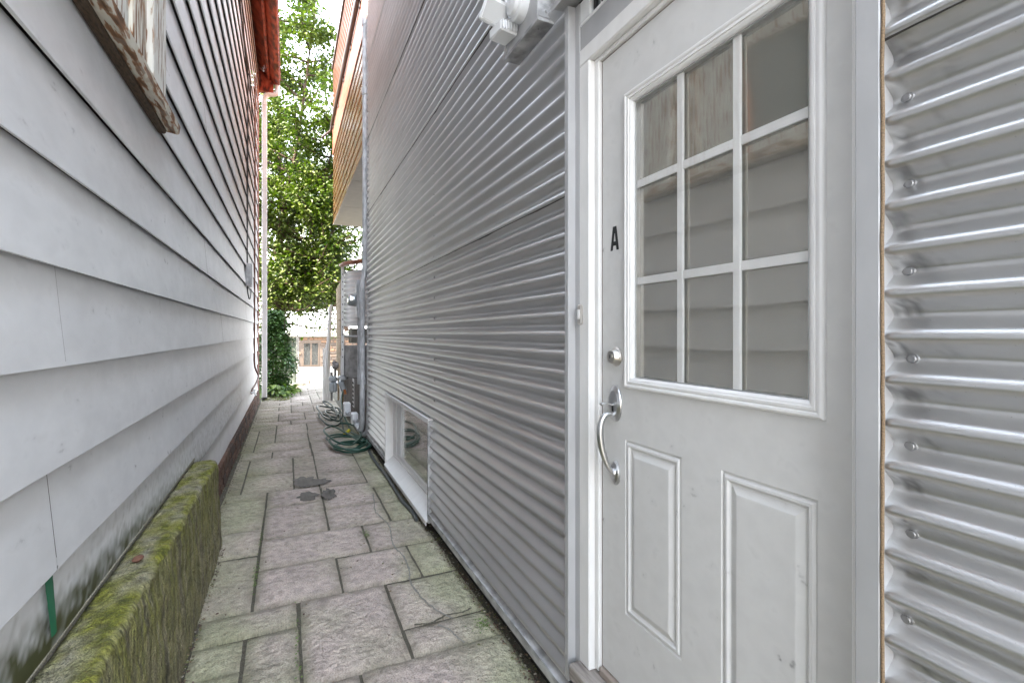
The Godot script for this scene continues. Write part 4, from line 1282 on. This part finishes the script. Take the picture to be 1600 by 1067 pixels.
func build_background() -> void:
	tree("leafy_tree", "tall tree with several brown stems and bright green leaves over the passage end", P(-0.36, -0.05, 15.3),
		[[Vector3(0, 0, 0), Vector3(0.05, 1, 0), 4.2, 0.13, 0.10, true],
		[Vector3(0.03, 1.7, 0), Vector3(0.45, 1, 0.15), 6.5, 0.085, 0.10, false],
		[Vector3(0, 1.6, 0), Vector3(-0.35, 1, -0.2), 7.5, 0.085, 0.10, false],
		[Vector3(0.05, 2.0, 0), Vector3(0.06, 1, -0.25), 8.6, 0.09, 0.08, false],
		[Vector3(0.05, 2.3, 0), Vector3(0.9, 0.9, 0.2), 4.6, 0.06, 0.10, false],
		[Vector3(0.02, 2.2, 0), Vector3(0.75, 0.35, 0.5), 2.6, 0.04, 0.10, false],
		[Vector3(0.05, 2.0, 0), Vector3(0.9, 0.22, -0.35), 2.4, 0.035, 0.10, false],
		[Vector3(0.05, 2.3, 0), Vector3(0.7, 0.05, 0.3), 1.7, 0.025, 0.10, false],
		[Vector3(0.05, 2.2, 0), Vector3(0.35, -0.05, 0.7), 1.6, 0.022, 0.10, false],
		[Vector3(0.02, 3.6, 0), Vector3(0.2, 1, 0.3), 7.2, 0.07, 0.08, false]],
		0.125, 115000, Color(0.024, 0.054, 0.009), Color(0.155, 0.19, 0.028), 1.9, "trees beyond the passage")
	tree("yard_tree", "paler green tree farther back on the right behind the porch", P(2.2, -0.3, 21.0),
		[[Vector3(0, 0, 0), Vector3(-0.05, 1, 0), 5.0, 0.16, 0.08, true],
		[Vector3(0, 1.8, 0), Vector3(-0.5, 1, 0.1), 7.5, 0.1, 0.1, false],
		[Vector3(0, 2.0, 0), Vector3(0.5, 1, -0.1), 7.5, 0.1, 0.1, false],
		[Vector3(0, 2.4, 0), Vector3(-0.1, 1, -0.3), 8.5, 0.1, 0.1, false],
		[Vector3(0, 2.4, 0), Vector3(-1.0, 0.7, 0.2), 4.5, 0.06, 0.1, false]],
		0.16, 16000, Color(0.035, 0.065, 0.012), Color(0.12, 0.15, 0.03), 1.6, "trees beyond the passage")
	# shrub
	var base := P(-0.28, -0.05, 12.7)
	var sh := thing("evergreen_shrub", base, "dark green evergreen shrub beside the white downspout", "shrub")
	var b := B.new()
	var trs := []; var cols := []
	for k in 5:
		var q := limb_path(base, Vector3(rng.randf_range(-0.25, 0.25), 1, rng.randf_range(-0.25, 0.25)), 1.8, 0.1, 0.1)
		b.tube(q, [0.03, 0.028, 0.025, 0.022, 0.02, 0.016, 0.012, 0.006], 7)
	part(sh, "stems", b, M.bark)
	for i in 9000:
		var y := pow(rng.randf(), 0.9) * 2.0
		var w: float = 0.40 * sqrt(clampf(1.02 - pow(y / 2.0, 1.7), 0.0, 1.0)) * (1.0 + 0.3 * n2(y * 2.0, 4.0)) + 0.05
		if y < 0.5: w *= 0.75
		var a := rng.randf() * TAU
		var r := w * sqrt(rng.randf_range(0.15, 1.0)) * (1.0 + 0.35 * n2(cos(a) * 2.0 + y * 2.0, sin(a) * 2.0))
		var p := base + Vector3(cos(a) * r, y, sin(a) * r * 1.3)
		trs.append(leaf_tr(p, 0.075, 0.8))
		cols.append(Color(0.035, 0.085, 0.02).lerp(Color(0.11, 0.21, 0.045), clampf(0.4 + 0.9 * n2(p.x * 5.0, p.y * 5.0) + rng.randf_range(-0.2, 0.2), 0, 1)))
	scatter(sh, "foliage", leaf_mesh(0.3, 0.4), M.leaf_dark, trs, cols)
	# broad leaved plants at its foot
	var spots := [[-0.33, 11.95, 0.42, "broad leaved plant nearest the downspout foot"], [-0.12, 12.15, 0.40, "broad leaved plant in front of the shrub on the path side"], [0.04, 12.7, 0.34, "yellow green leafy plant right of the shrub"], [-0.22, 12.0, 0.5, "taller broad leaved plant in the middle below the shrub"]]
	for k in spots.size():
		var s: Array = spots[k]
		var bp := P(s[0], -0.05, s[1])
		var pl := thing("leafy_plant", bp, s[3], "plant", "low plants below the shrub")
		trs = []; cols = []
		for i in 46:
			var a := rng.randf() * TAU
			var el := rng.randf_range(0.35, 1.3)
			var l: float = s[2] * rng.randf_range(0.45, 0.75)
			var dirn := Vector3(cos(a) * cos(el), sin(el), sin(a) * cos(el))
			var p := bp + dirn * l
			var bs := Basis(Vector3.UP, PI / 2 - a) * Basis(Vector3.RIGHT, rng.randf_range(-0.2, 0.7))
			trs.append(Transform3D(bs.scaled(Vector3.ONE * 0.17 * rng.randf_range(0.7, 1.2)), p))
			cols.append(Color(0.05, 0.11, 0.02).lerp(Color(0.20, 0.26, 0.05), rng.randf() if k != 2 else rng.randf_range(0.6, 1.2)))
		scatter(pl, "foliage", leaf_mesh(0.26, 0.5), M.leaf, trs, cols)
		b = B.new()
		for i in 9:
			var a := TAU * i / 9.0
			b.tube([bp, bp + Vector3(cos(a) * 0.06, s[2] * 0.35, sin(a) * 0.06), bp + Vector3(cos(a) * 0.14, s[2] * 0.6, sin(a) * 0.14)], 0.005, 5)
		part(pl, "stems", b, M.hose_old)
	# white board fence and what lies before it
	var fe := thing("white_fence", P(0.1, 0, 14.8), "weathered white board fence panel behind the shrub", "fence")
	for k in 6:
		b = B.new()
		var x := -0.42 + k * 0.105
		b.box(x, x + 0.10, -0.06, 1.38 + 0.02 * n2(k * 3.0, 1.0) - 0.02 * k, 14.84, 14.865, 0.004)
		part(fe, "board", b, M.fence)
	b = B.new()
	b.box(0.205, 0.265, -0.06, 1.36, 14.78, 14.87, 0.005)
	part(fe, "post", b, M.white_worn)
	b = B.new()
	b.box(0.10, 0.40, -0.03, 0.06, 14.30, 14.55, 0.01)
	solo("concrete_block", b, M.concrete, "small concrete block at the end of the paved path", "block", P(0.25, 0, 14.4))
	var gr := thing("slatted_grate", P(0.4, 0.05, 14.9), "grey slatted step lying beside the white fence post", "step")
	for k in 6:
		b = B.new()
		b.box(0.28, 0.58, 0.09, 0.11, 14.62 + k * 0.1, 14.69 + k * 0.1, 0.004)
		part(gr, "slat", b, M.weathered)
	for x in [0.30, 0.54]:
		b = B.new()
		b.box(x, x + 0.03, -0.05, 0.09, 14.62, 15.2, 0.004)
		part(gr, "runner", b, M.weathered)
	# garage at the far end of the yard
	var g := thing("stone_garage", P(2.5, fall(44.0), 44.5), "low stone building with sliding glass door at the far end", "building")
	var gy := fall(44.0)
	b = B.new()
	b.box(-3.0, 1.08, gy - 0.1, 1.1, 44.0, 48.0)
	b.box(2.38, 9.0, gy - 0.1, 1.1, 44.0, 48.0)
	b.box(1.08, 2.38, 0.66, 1.1, 44.0, 48.0)
	b.box(1.08, 2.38, gy - 0.1, 0.66, 45.6, 48.0)
	part(g, "wall", b, mat(lin(0.12, 0.09, 0.07), 0.9))
	var stones := []
	for k in 5:
		b = B.new()
		b.col = [Color(0.15, 0.10, 0.07), Color(0.11, 0.08, 0.06), Color(0.19, 0.15, 0.12), Color(0.08, 0.06, 0.05), Color(0.17, 0.10, 0.06)][k]
		b.obox(Transform3D(), Vector3(0.42, 0.22, 0.1), 0.04)
		stones.append(b.mesh())
	for j in 10:
		var y := gy + 0.12 + j * 0.245
		var x := -0.6 + rng.randf() * 0.2
		while x < 6.0:
			var sc := rng.randf_range(0.7, 1.25)
			if not (x + 0.24 * sc > 1.05 and x - 0.24 * sc < 2.42 and y < 0.75) and y < 1.05:
				inst(g, "stone", stones[rng.randi() % 5], M.stone, Transform3D(Basis(Vector3(0, 0, 1), rng.randf_range(-0.06, 0.06)).scaled(Vector3(sc, rng.randf_range(0.85, 1.05), 1)), P(x, y, 43.98)))
			x += 0.46 * sc
	b = B.new()
	b.box(-3.2, 9.0, 1.1, 1.45, 43.7, 44.3, 0.02)
	part(g, "beam", b, M.beam)
	var door := sub(g, "sliding_door", "brown framed sliding glass door")
	b = B.new()
	for q in [[1.08, 1.18, gy, 0.66], [1.68, 1.80, gy, 0.66], [2.28, 2.38, gy, 0.66]]: b.box(q[0], q[1], q[2], q[3], 43.98, 44.1, 0.01)
	b.box(1.18, 2.28, 0.54, 0.66, 43.985, 44.09, 0.01)
	b.box(1.18, 2.28, gy, gy + 0.12, 43.985, 44.09, 0.01)
	part(door, "frame", b, M.frame_brown)
	for q in [[1.18, 1.68], [1.80, 2.28]]:
		b = B.new()
		b.quad(P(q[0], gy, 44.05), P(q[1], gy, 44.05), P(q[1], 0.56, 44.05), P(q[0], 0.56, 44.05))
		part(door, "pane", b, M.pane)
	b = B.new()
	b.box(1.08, 2.38, gy - 0.02, 0.66, 45.2, 45.3)
	part(door, "curtain", b, M.curtain)
	var rl := B.new()
	rl.box(-0.2, 4.5, 2.35, 2.43, 43.9, 44.0, 0.01)
	var rp := part(g, "terrace_rail", rl, M.white)
	for k in 30:
		b = B.new()
		b.box(-0.1 + k * 0.15, -0.05 + k * 0.15, 1.45, 2.36, 43.93, 43.97, 0.006)
		part(rp, "baluster", b, M.white)

# ------------------------------------------------------------------ small things
func build_small_things() -> void:
	# low mossy concrete wall
	var b := B.new()
	var rows := []; var cols := []
	var XT := [-0.580, -0.565, -0.545, -0.52, -0.495, -0.47, -0.452, -0.440, -0.432]
	var n := 190
	var prof := []
	for x in XT: prof.append(Vector2(x, 0.574))
	prof[0].y = 0.40
	prof[-2].y = 0.571; prof[-1].y = 0.562
	for k in 30: prof.append(Vector2(lerpf(-0.4285, -0.402, k / 29.0), lerpf(0.548, -0.04, k / 29.0)))
	for i in n + 1:
		var t := lerpf(-0.5, 3.80, float(i) / n)
		var r := []; var cc := []
		var endk: float = smoothstep(3.80, 3.74, t)
		for j in prof.size():
			var q: Vector2 = prof[j]
			var top := j < 9
			var rough: float = 0.010 * nz.get_noise_2d(t * 5.0, q.y * 6.0 + q.x * 9.0) + 0.005 * nz2.get_noise_2d(t * 3.0, q.y * 4.0 + q.x * 5.0)
			var edge: float = exp(-absf(j - 8.5) * 0.55) * (0.016 * nz.get_noise_2d(t * 3.0, 7.0) + 0.008 * nz2.get_noise_2d(t * 4.0, 3.0) - 0.004)
			var x: float = q.x + (0.0 if top and j < 6 else rough * 0.9 + edge)
			var y: float = q.y + (rough * 0.7 + edge if top and j > 0 else 0.0)
			if i == n: x = lerpf(x, -0.50, 0.35); y = y - 0.01 if top else y
			r.append(P(x, y, t - (0.0 if i < n else 0.01)))
			var m: float = nz.get_noise_2d(t * 2.3, q.x * 9.0 + q.y * 1.1) + 0.45 * nz.get_noise_2d(t * 9.0, q.x * 14.0 + q.y * 2.0 + 33.0)
			var k: Color
			if top:
				var g: float = clampf(0.62 + m * 1.1, 0, 1)
				k = Color(0.60, 0.55, 0.40).lerp(Color(0.42, 0.42, 0.06), g)
				if m > 0.25: k = k.lerp(Color(0.17, 0.20, 0.03), clampf((m - 0.25) * 2.0, 0, 1))
			else:
				var down: float = (0.56 - q.y) / 0.6
				var st: float = nz.get_noise_2d(t * 8.0, q.y * 0.9 + 70.0) + 0.6 * nz2.get_noise_2d(t * 6.0, q.y * 0.6)
				var g2: float = clampf(0.75 - down * 0.55 + st * 0.9, 0, 1)
				k = Color(0.52, 0.46, 0.29).lerp(Color(0.34, 0.345, 0.06), g2)
				k = k.lerp(Color(0.55, 0.49, 0.34), clampf(st * 1.6 - 0.45 + down * 0.25, 0, 0.7))
				if st < -0.35: k = k.lerp(Color(0.06, 0.06, 0.03), clampf(-(st + 0.35) * 2.0, 0, 0.8))
			cc.append(k)
		rows.append(r); cols.append(cc)
	b.sheet(rows, cols)
	var e0: Array = rows[n]
	var ec := []
	var er := []
	for j in e0.size():
		er.append(P(-0.58, e0[j].y, 3.80)); ec.append(Color(0.15, 0.15, 0.05))
	b.sheet([e0, er], [cols[n], ec])
	solo("mossy_wall", b, M.mossy, "low concrete wall covered in green moss along the grey siding", "wall", P(-0.5, 0, 1.7))
	b = B.new()
	var pc := P(-0.505, 0.586, 2.21)
	b.lathe(Transform3D(Basis(Vector3(0.3, 1, 0.2).normalized(), 0.6), pc), [Vector2(0, -0.012), Vector2(0.012, -0.010), Vector2(0.021, 0.0), Vector2(0.014, 0.009), Vector2(0.004, 0.012), Vector2(0, 0.0115)], 7, Vector2(1.0, 0.75))
	solo("brown_pebble", b, mat(lin(0.15, 0.07, 0.045), 0.8), "small brown stone lying on top of the mossy wall", "stone", pc)
	# wires on the siding
	b = B.new()
	var sx := SIDE + 0.016
	b.tube(smooth_line([P(sx, 6.2, 6.6), P(sx, 5.55, 7.35), P(sx + 0.01, 5.33, 8.30), P(sx, 4.2, 8.33), P(sx, 3.2, 8.34), P(sx, 2.40, 8.36), P(sx, 2.10, 8.36), P(sx + 0.015, 1.95, 8.5), P(sx + 0.01, 2.0, 8.9), P(sx, 2.15, 9.2)], 8), 0.009, 6)
	solo("black_cable", b, M.cable, "black cable running down the siding to the small grey box", "cable", P(sx, 4, 8))
	b = B.new()
	b.tube(smooth_line([P(sx, 6.2, 6.9), P(sx, 5.4, 8.1), P(sx + 0.03, 5.28, 8.42), P(sx, 5.05, 9.6), P(sx, 4.9, 10.3)], 8), 0.008, 6)
	b.tube(smooth_line([P(sx, 5.25, 8.5), P(sx, 4.3, 8.55), P(sx, 3.0, 8.42), P(sx, 2.4, 8.42)], 8), 0.006, 6)
	solo("loose_cable", b, M.cable, "thin black cable crossing the siding high up to the far corner", "cable", P(sx, 5, 8.5))
	b = B.new()
	b.tube(smooth_line([P(sx, 6.2, 10.3), P(sx, 4.0, 10.2), P(sx, 2.0, 10.1), P(sx, 0.95, 10.05), P(sx + 0.02, 0.75, 10.1), P(sx + 0.06, 0.62, 10.15), P(sx + 0.03, 0.50, 9.9), P(sx, 0.44, 9.6), P(sx, 0.40, 9.3)], 8), 0.016, 8)
	solo("brown_conduit", b, M.brown_pipe, "brown pipe running down the siding near the far corner", "pipe", P(sx, 3, 10.2))
	b = B.new()
	b.tube([P(sx, 0.42, 9.2), P(sx + 0.05, 0.42, 9.2), P(sx + 0.07, 0.37, 9.2)], 0.016, 8)
	b.lathe(Transform3D(Basis(), P(sx + 0.045, 0.43, 9.2)), [Vector2(0.008, 0), Vector2(0.008, 0.03), Vector2(0.03, 0.032), Vector2(0.03, 0.042), Vector2(0, 0.042)], 10)
	solo("wall_tap", b, M.satin, "small metal tap low on the siding at the pipe end", "tap", P(sx, 0.4, 9.2))
	var cb := thing("cable_box", P(-0.56, 2.1, 8.4), "small grey cable box fixed to the siding", "box")
	b = B.new()
	b.box(SIDE, -0.50, 2.12, 2.46, 8.22, 8.46, 0.012)
	part(cb, "case", b, M.pvc)
	b = B.new()
	b.box(-0.50, -0.494, 2.14, 2.44, 8.24, 8.44, 0.003)
	part(cb, "lid", b, M.pvc)
	# floodlight
	var fl := thing("floodlight", P(0.9, 2.7, 1.8), "white floodlight on a square metal mounting box above the wall", "outdoor light")
	b = B.new()
	b.box(0.878, 0.945, 2.635, 3.0, 1.655, 1.965, 0.003)
	var mbx := part(fl, "mounting_box", b, M.trim_metal)
	b = B.new()
	for q in [[2.62, 2.635, 1.65, 1.97], [3.0, 3.012, 1.65, 1.97]]: b.box(0.868, 0.95, q[0], q[1], q[2], q[3], 0.002)
	for q in [[1.65, 1.66], [1.96, 1.97]]: b.box(0.868, 0.95, 2.636, 2.999, q[0], q[1], 0.002)
	part(mbx, "rim", b, M.flashing)
	b = B.new()
	b.lathe(Transform3D(), [Vector2(0.006, 0), Vector2(0.006, 0.002), Vector2(0.004, 0.004), Vector2(0, 0.0045)], 10)
	var rm := b.mesh()
	for tt in [1.70, 1.92]: inst(mbx, "rivet", rm, M.screw, Transform3D(Basis(Vector3(0, 0, 1), PI), P(0.90, 2.62, tt)))
	for hh in [2.66, 2.82]: inst(mbx, "rivet", rm, M.screw, Transform3D(Basis(Vector3.RIGHT, PI / 2), P(0.905, hh, 1.65)))
	b = B.new()
	b.lathe(out_axis(0.878, 2.765, 1.80), [Vector2(0.066, 0), Vector2(0.066, 0.034), Vector2(0.060, 0.040), Vector2(0.052, 0.041), Vector2(0.046, 0.055), Vector2(0.02, 0.062), Vector2(0, 0.062)], 32)
	part(fl, "canopy", b, M.fixture)
	b = B.new()
	b.tube([P(0.83, 2.80, 1.82), P(0.80, 2.84, 1.86), P(0.79, 2.83, 1.90)], 0.014, 10)
	part(fl, "arm", b, M.fixture)
	var nn := Vector3(-0.25, -0.5, 0.82).normalized()
	var upv := Vector3(0.30, 1.0, 0.0)
	upv = (upv - nn * upv.dot(nn)).normalized()
	var rv := upv.cross(nn).normalized()
	var hc := P(0.795, 2.775, 1.90)
	b = B.new()
	b.obox(Transform3D(Basis(rv, upv, nn), hc), Vector3(0.112, 0.098, 0.05), 0.008)
	part(fl, "lamp_head", b, M.fixture)
	b = B.new()
	b.obox(Transform3D(Basis(rv, upv, nn), hc + nn * 0.0255), Vector3(0.092, 0.076, 0.003), 0.001)
	part(fl, "lens", b, M.lens)
	b = B.new()
	b.obox(Transform3D(Basis(Vector3.UP, 0.15), P(0.835, 2.70, 1.90)), Vector3(0.085, 0.045, 0.10), 0.006)
	var ms := part(fl, "heat_sink", b, M.fixture)
	for k in 6:
		b = B.new()
		b.obox(Transform3D(Basis(Vector3.UP, 0.15), P(0.805 + k * 0.0125, 2.70, 1.845)), Vector3(0.004, 0.035, 0.02), 0.001)
		part(ms, "fin", b, M.fixture)
	# doorbell
	var db := thing("doorbell", P(0.93, 1.48, 1.45), "small metal doorbell on the white door frame", "doorbell")
	b = B.new()
	b.box(0.924, 0.935, 1.448, 1.520, 1.434, 1.462, 0.005)
	part(db, "plate", b, M.nickel)
	b = B.new()
	b.box(0.921, 0.9245, 1.468, 1.502, 1.441, 1.455, 0.003)
	part(db, "button", b, M.white)
	# garden hose: a pile of loops
	var hs := []
	var add_loop := func(cx: float, ct: float, rx: float, rt: float, y: float, start: float, turns: float, lift: float) -> void:
		var m := int(16 * turns)
		for i in m:
			var a := start + TAU * turns * i / m
			var wob := 1.0 + 0.16 * n2(a * 0.7 + cx * 9.0, ct)
			hs.append(P(cx + cos(a) * rx * wob + 0.02 * n2(a, 3.0), y + lift * (0.5 + 0.5 * sin(a * 1.5 + cx * 5.0)) , ct + sin(a) * rt * wob))
	hs.append_array([P(0.855, 0.42, 8.84), P(0.84, 0.40, 8.72), P(0.80, 0.30, 8.5), P(0.80, 0.12, 8.1), P(0.82, 0.03, 7.6), P(0.80, 0.02, 7.2)])
	add_loop.call(0.66, 6.55, 0.22, 0.42, 0.02, 0.3, 1.0, 0.06)
	add_loop.call(0.68, 6.35, 0.22, 0.36, 0.045, 0.3, 1.0, 0.05)
	add_loop.call(0.71, 6.20, 0.20, 0.26, 0.02, 0.3, 1.0, 0.02)
	add_loop.call(0.73, 6.16, 0.185, 0.25, 0.05, 0.3, 1.2, 0.015)
	add_loop.call(0.64, 6.7, 0.22, 0.55, 0.075, 1.8, 1.0, 0.07)
	b = B.new()
	b.tube(smooth_line(hs, 4), 0.0125, 8)
	solo("garden_hose", b, M.hose, "green garden hose lying in loose coils by the metal wall", "hose", P(0.7, 0, 6.3))
	hs.clear()
	hs.append(P(0.70, 0.02, 7.0))
	add_loop.call(0.60, 8.4, 0.16, 0.7, 0.02, 0.0, 1.0, 0.08)
	add_loop.call(0.62, 8.9, 0.18, 0.6, 0.05, 0.5, 1.0, 0.10)
	add_loop.call(0.58, 8.6, 0.14, 0.8, 0.09, 2.0, 1.0, 0.08)
	add_loop.call(0.66, 8.2, 0.12, 0.5, 0.10, 1.0, 1.0, 0.06)
	b = B.new()
	b.tube(smooth_line(hs, 4), 0.0125, 8)
	var h2 := solo("dark_hose", b, M.hose_old, "darker tangled hose behind the green coils with yellow connector", "hose", P(0.6, 0, 8.6))
	b = B.new()
	b.tube([P(0.70, 0.035, 6.98), P(0.74, 0.05, 7.06), P(0.77, 0.06, 7.11)], 0.024, 10)
	part(h2, "connector", b, M.yellow)
	b = B.new()
	b.tube(smooth_line([P(0.90, 0.03, 6.3), P(0.875, 0.012, 5.95), P(0.865, 0.014, 5.4), P(0.875, 0.016, 4.9), P(0.872, 0.012, 4.5), P(0.868, 0.012, 4.1), P(0.885, 0.014, 3.8), P(0.875, 0.016, 3.62)], 8), 0.0155, 8)
	solo("drain_hose", b, M.drain, "dark hose lying along the foot of the metal wall below the window", "hose", P(0.87, 0, 5))
	# wet patches
	b = blob(0.14, 5.02, 0.095, 0.17, 0.004, 2.0)
	var w2 := blob(0.25, 4.97, 0.12, 0.10, 0.0043, 6.0)
	var arr := [b, w2, blob(0.155, 4.58, 0.085, 0.11, 0.004, 11.0), blob(0.325, 4.56, 0.055, 0.15, 0.004, 14.0)]
	var wl := ["largest dark wet patch on the pavers in the middle of the path", "tail of the dark wet patch reaching right over the joint", "small round wet patch just in front of the large one", "narrow wet patch right of the small round one"]
	for k in 4:
		solo("wet_patch", arr[k], M.wet, wl[k], "puddle", P([0.14, 0.25, 0.155, 0.325][k], 0, [5.02, 4.97, 4.58, 4.56][k]), "wet patches on the path")
	# fallen bits along the wall foot
	b = B.new()
	b.obox(Transform3D(), Vector3(1, 0.35, 0.6), 0.15)
	var bit := b.mesh()
	var trs := []
	cols = []
	for i in 3200:
		var side := rng.randf()
		var t := 1.2 + pow(rng.randf(), 1.4) * 8.0
		var x := rng.randf_range(0.885, 0.96)
		if side < 0.35:
			x = rng.randf_range(-0.56, -0.47) if t > 3.7 else rng.randf_range(-0.41, -0.375)
		elif side < 0.43:
			x = rng.randf_range(-0.4, 0.9)
		trs.append(Transform3D(Basis(Vector3.UP, rng.randf() * TAU).scaled(Vector3.ONE * rng.randf_range(0.004, 0.014)), P(x, rng.randf_range(-0.012, 0.006) if x > 0.9 else rng.randf_range(0.0, 0.005), t)))
		cols.append([Color(0.20, 0.15, 0.09), Color(0.10, 0.07, 0.05), Color(0.33, 0.30, 0.24), Color(0.14, 0.15, 0.06), Color(0.09, 0.05, 0.04)][rng.randi() % 5])
	var li := thing("leaf_litter", P(0.8, 0, 3), "scattered grit and leaf litter along the edges of the path", "litter", "", "stuff")
	scatter(li, "bits", bit, M.litter, trs, cols)
	trs = []; cols = []
	for i in 900:
		var p := P(rng.randf_range(-0.5, 0.02), rng.randf_range(-0.03, 0.02), rng.randf_range(11.3, 12.4))
		trs.append(Transform3D(Basis(Vector3.UP, rng.randf() * TAU).scaled(Vector3.ONE * rng.randf_range(0.02, 0.05)), p))
		cols.append([Color(0.20, 0.17, 0.09), Color(0.12, 0.13, 0.04), Color(0.30, 0.28, 0.2), Color(0.15, 0.2, 0.05)][rng.randi() % 4])
	scatter(li, "bits", bit, M.litter, trs, cols)
	# small weeds and moss in the joints
	trs = []; cols = []
	for s in [[0.50, 3.55, 0.02, 0.07, 45], [-0.172, 3.25, 0.012, 0.16, 70], [0.86, 2.22, 0.05, 0.05, 70], [-0.172, 3.8, 0.008, 0.2, 40], [0.04, 2.4, 0.006, 0.25, 40]]:
		for i in s[4]:
			var p := P(s[0] + rng.randfn(0, 1) * s[2] * 0.6, 0.0, s[1] + rng.randfn(0, 1) * s[3] * 0.6)
			trs.append(leaf_tr(p, 0.011, 0.2))
			cols.append(Color(0.07, 0.13, 0.02).lerp(Color(0.16, 0.24, 0.05), rng.randf()))
	var wd := thing("joint_weeds", P(0.3, 0, 3), "tiny green weeds growing in the paver joints", "weeds", "", "stuff")
	scatter(wd, "leaves", leaf_mesh(0.3, 0.5), M.leaf_dark, trs, cols)
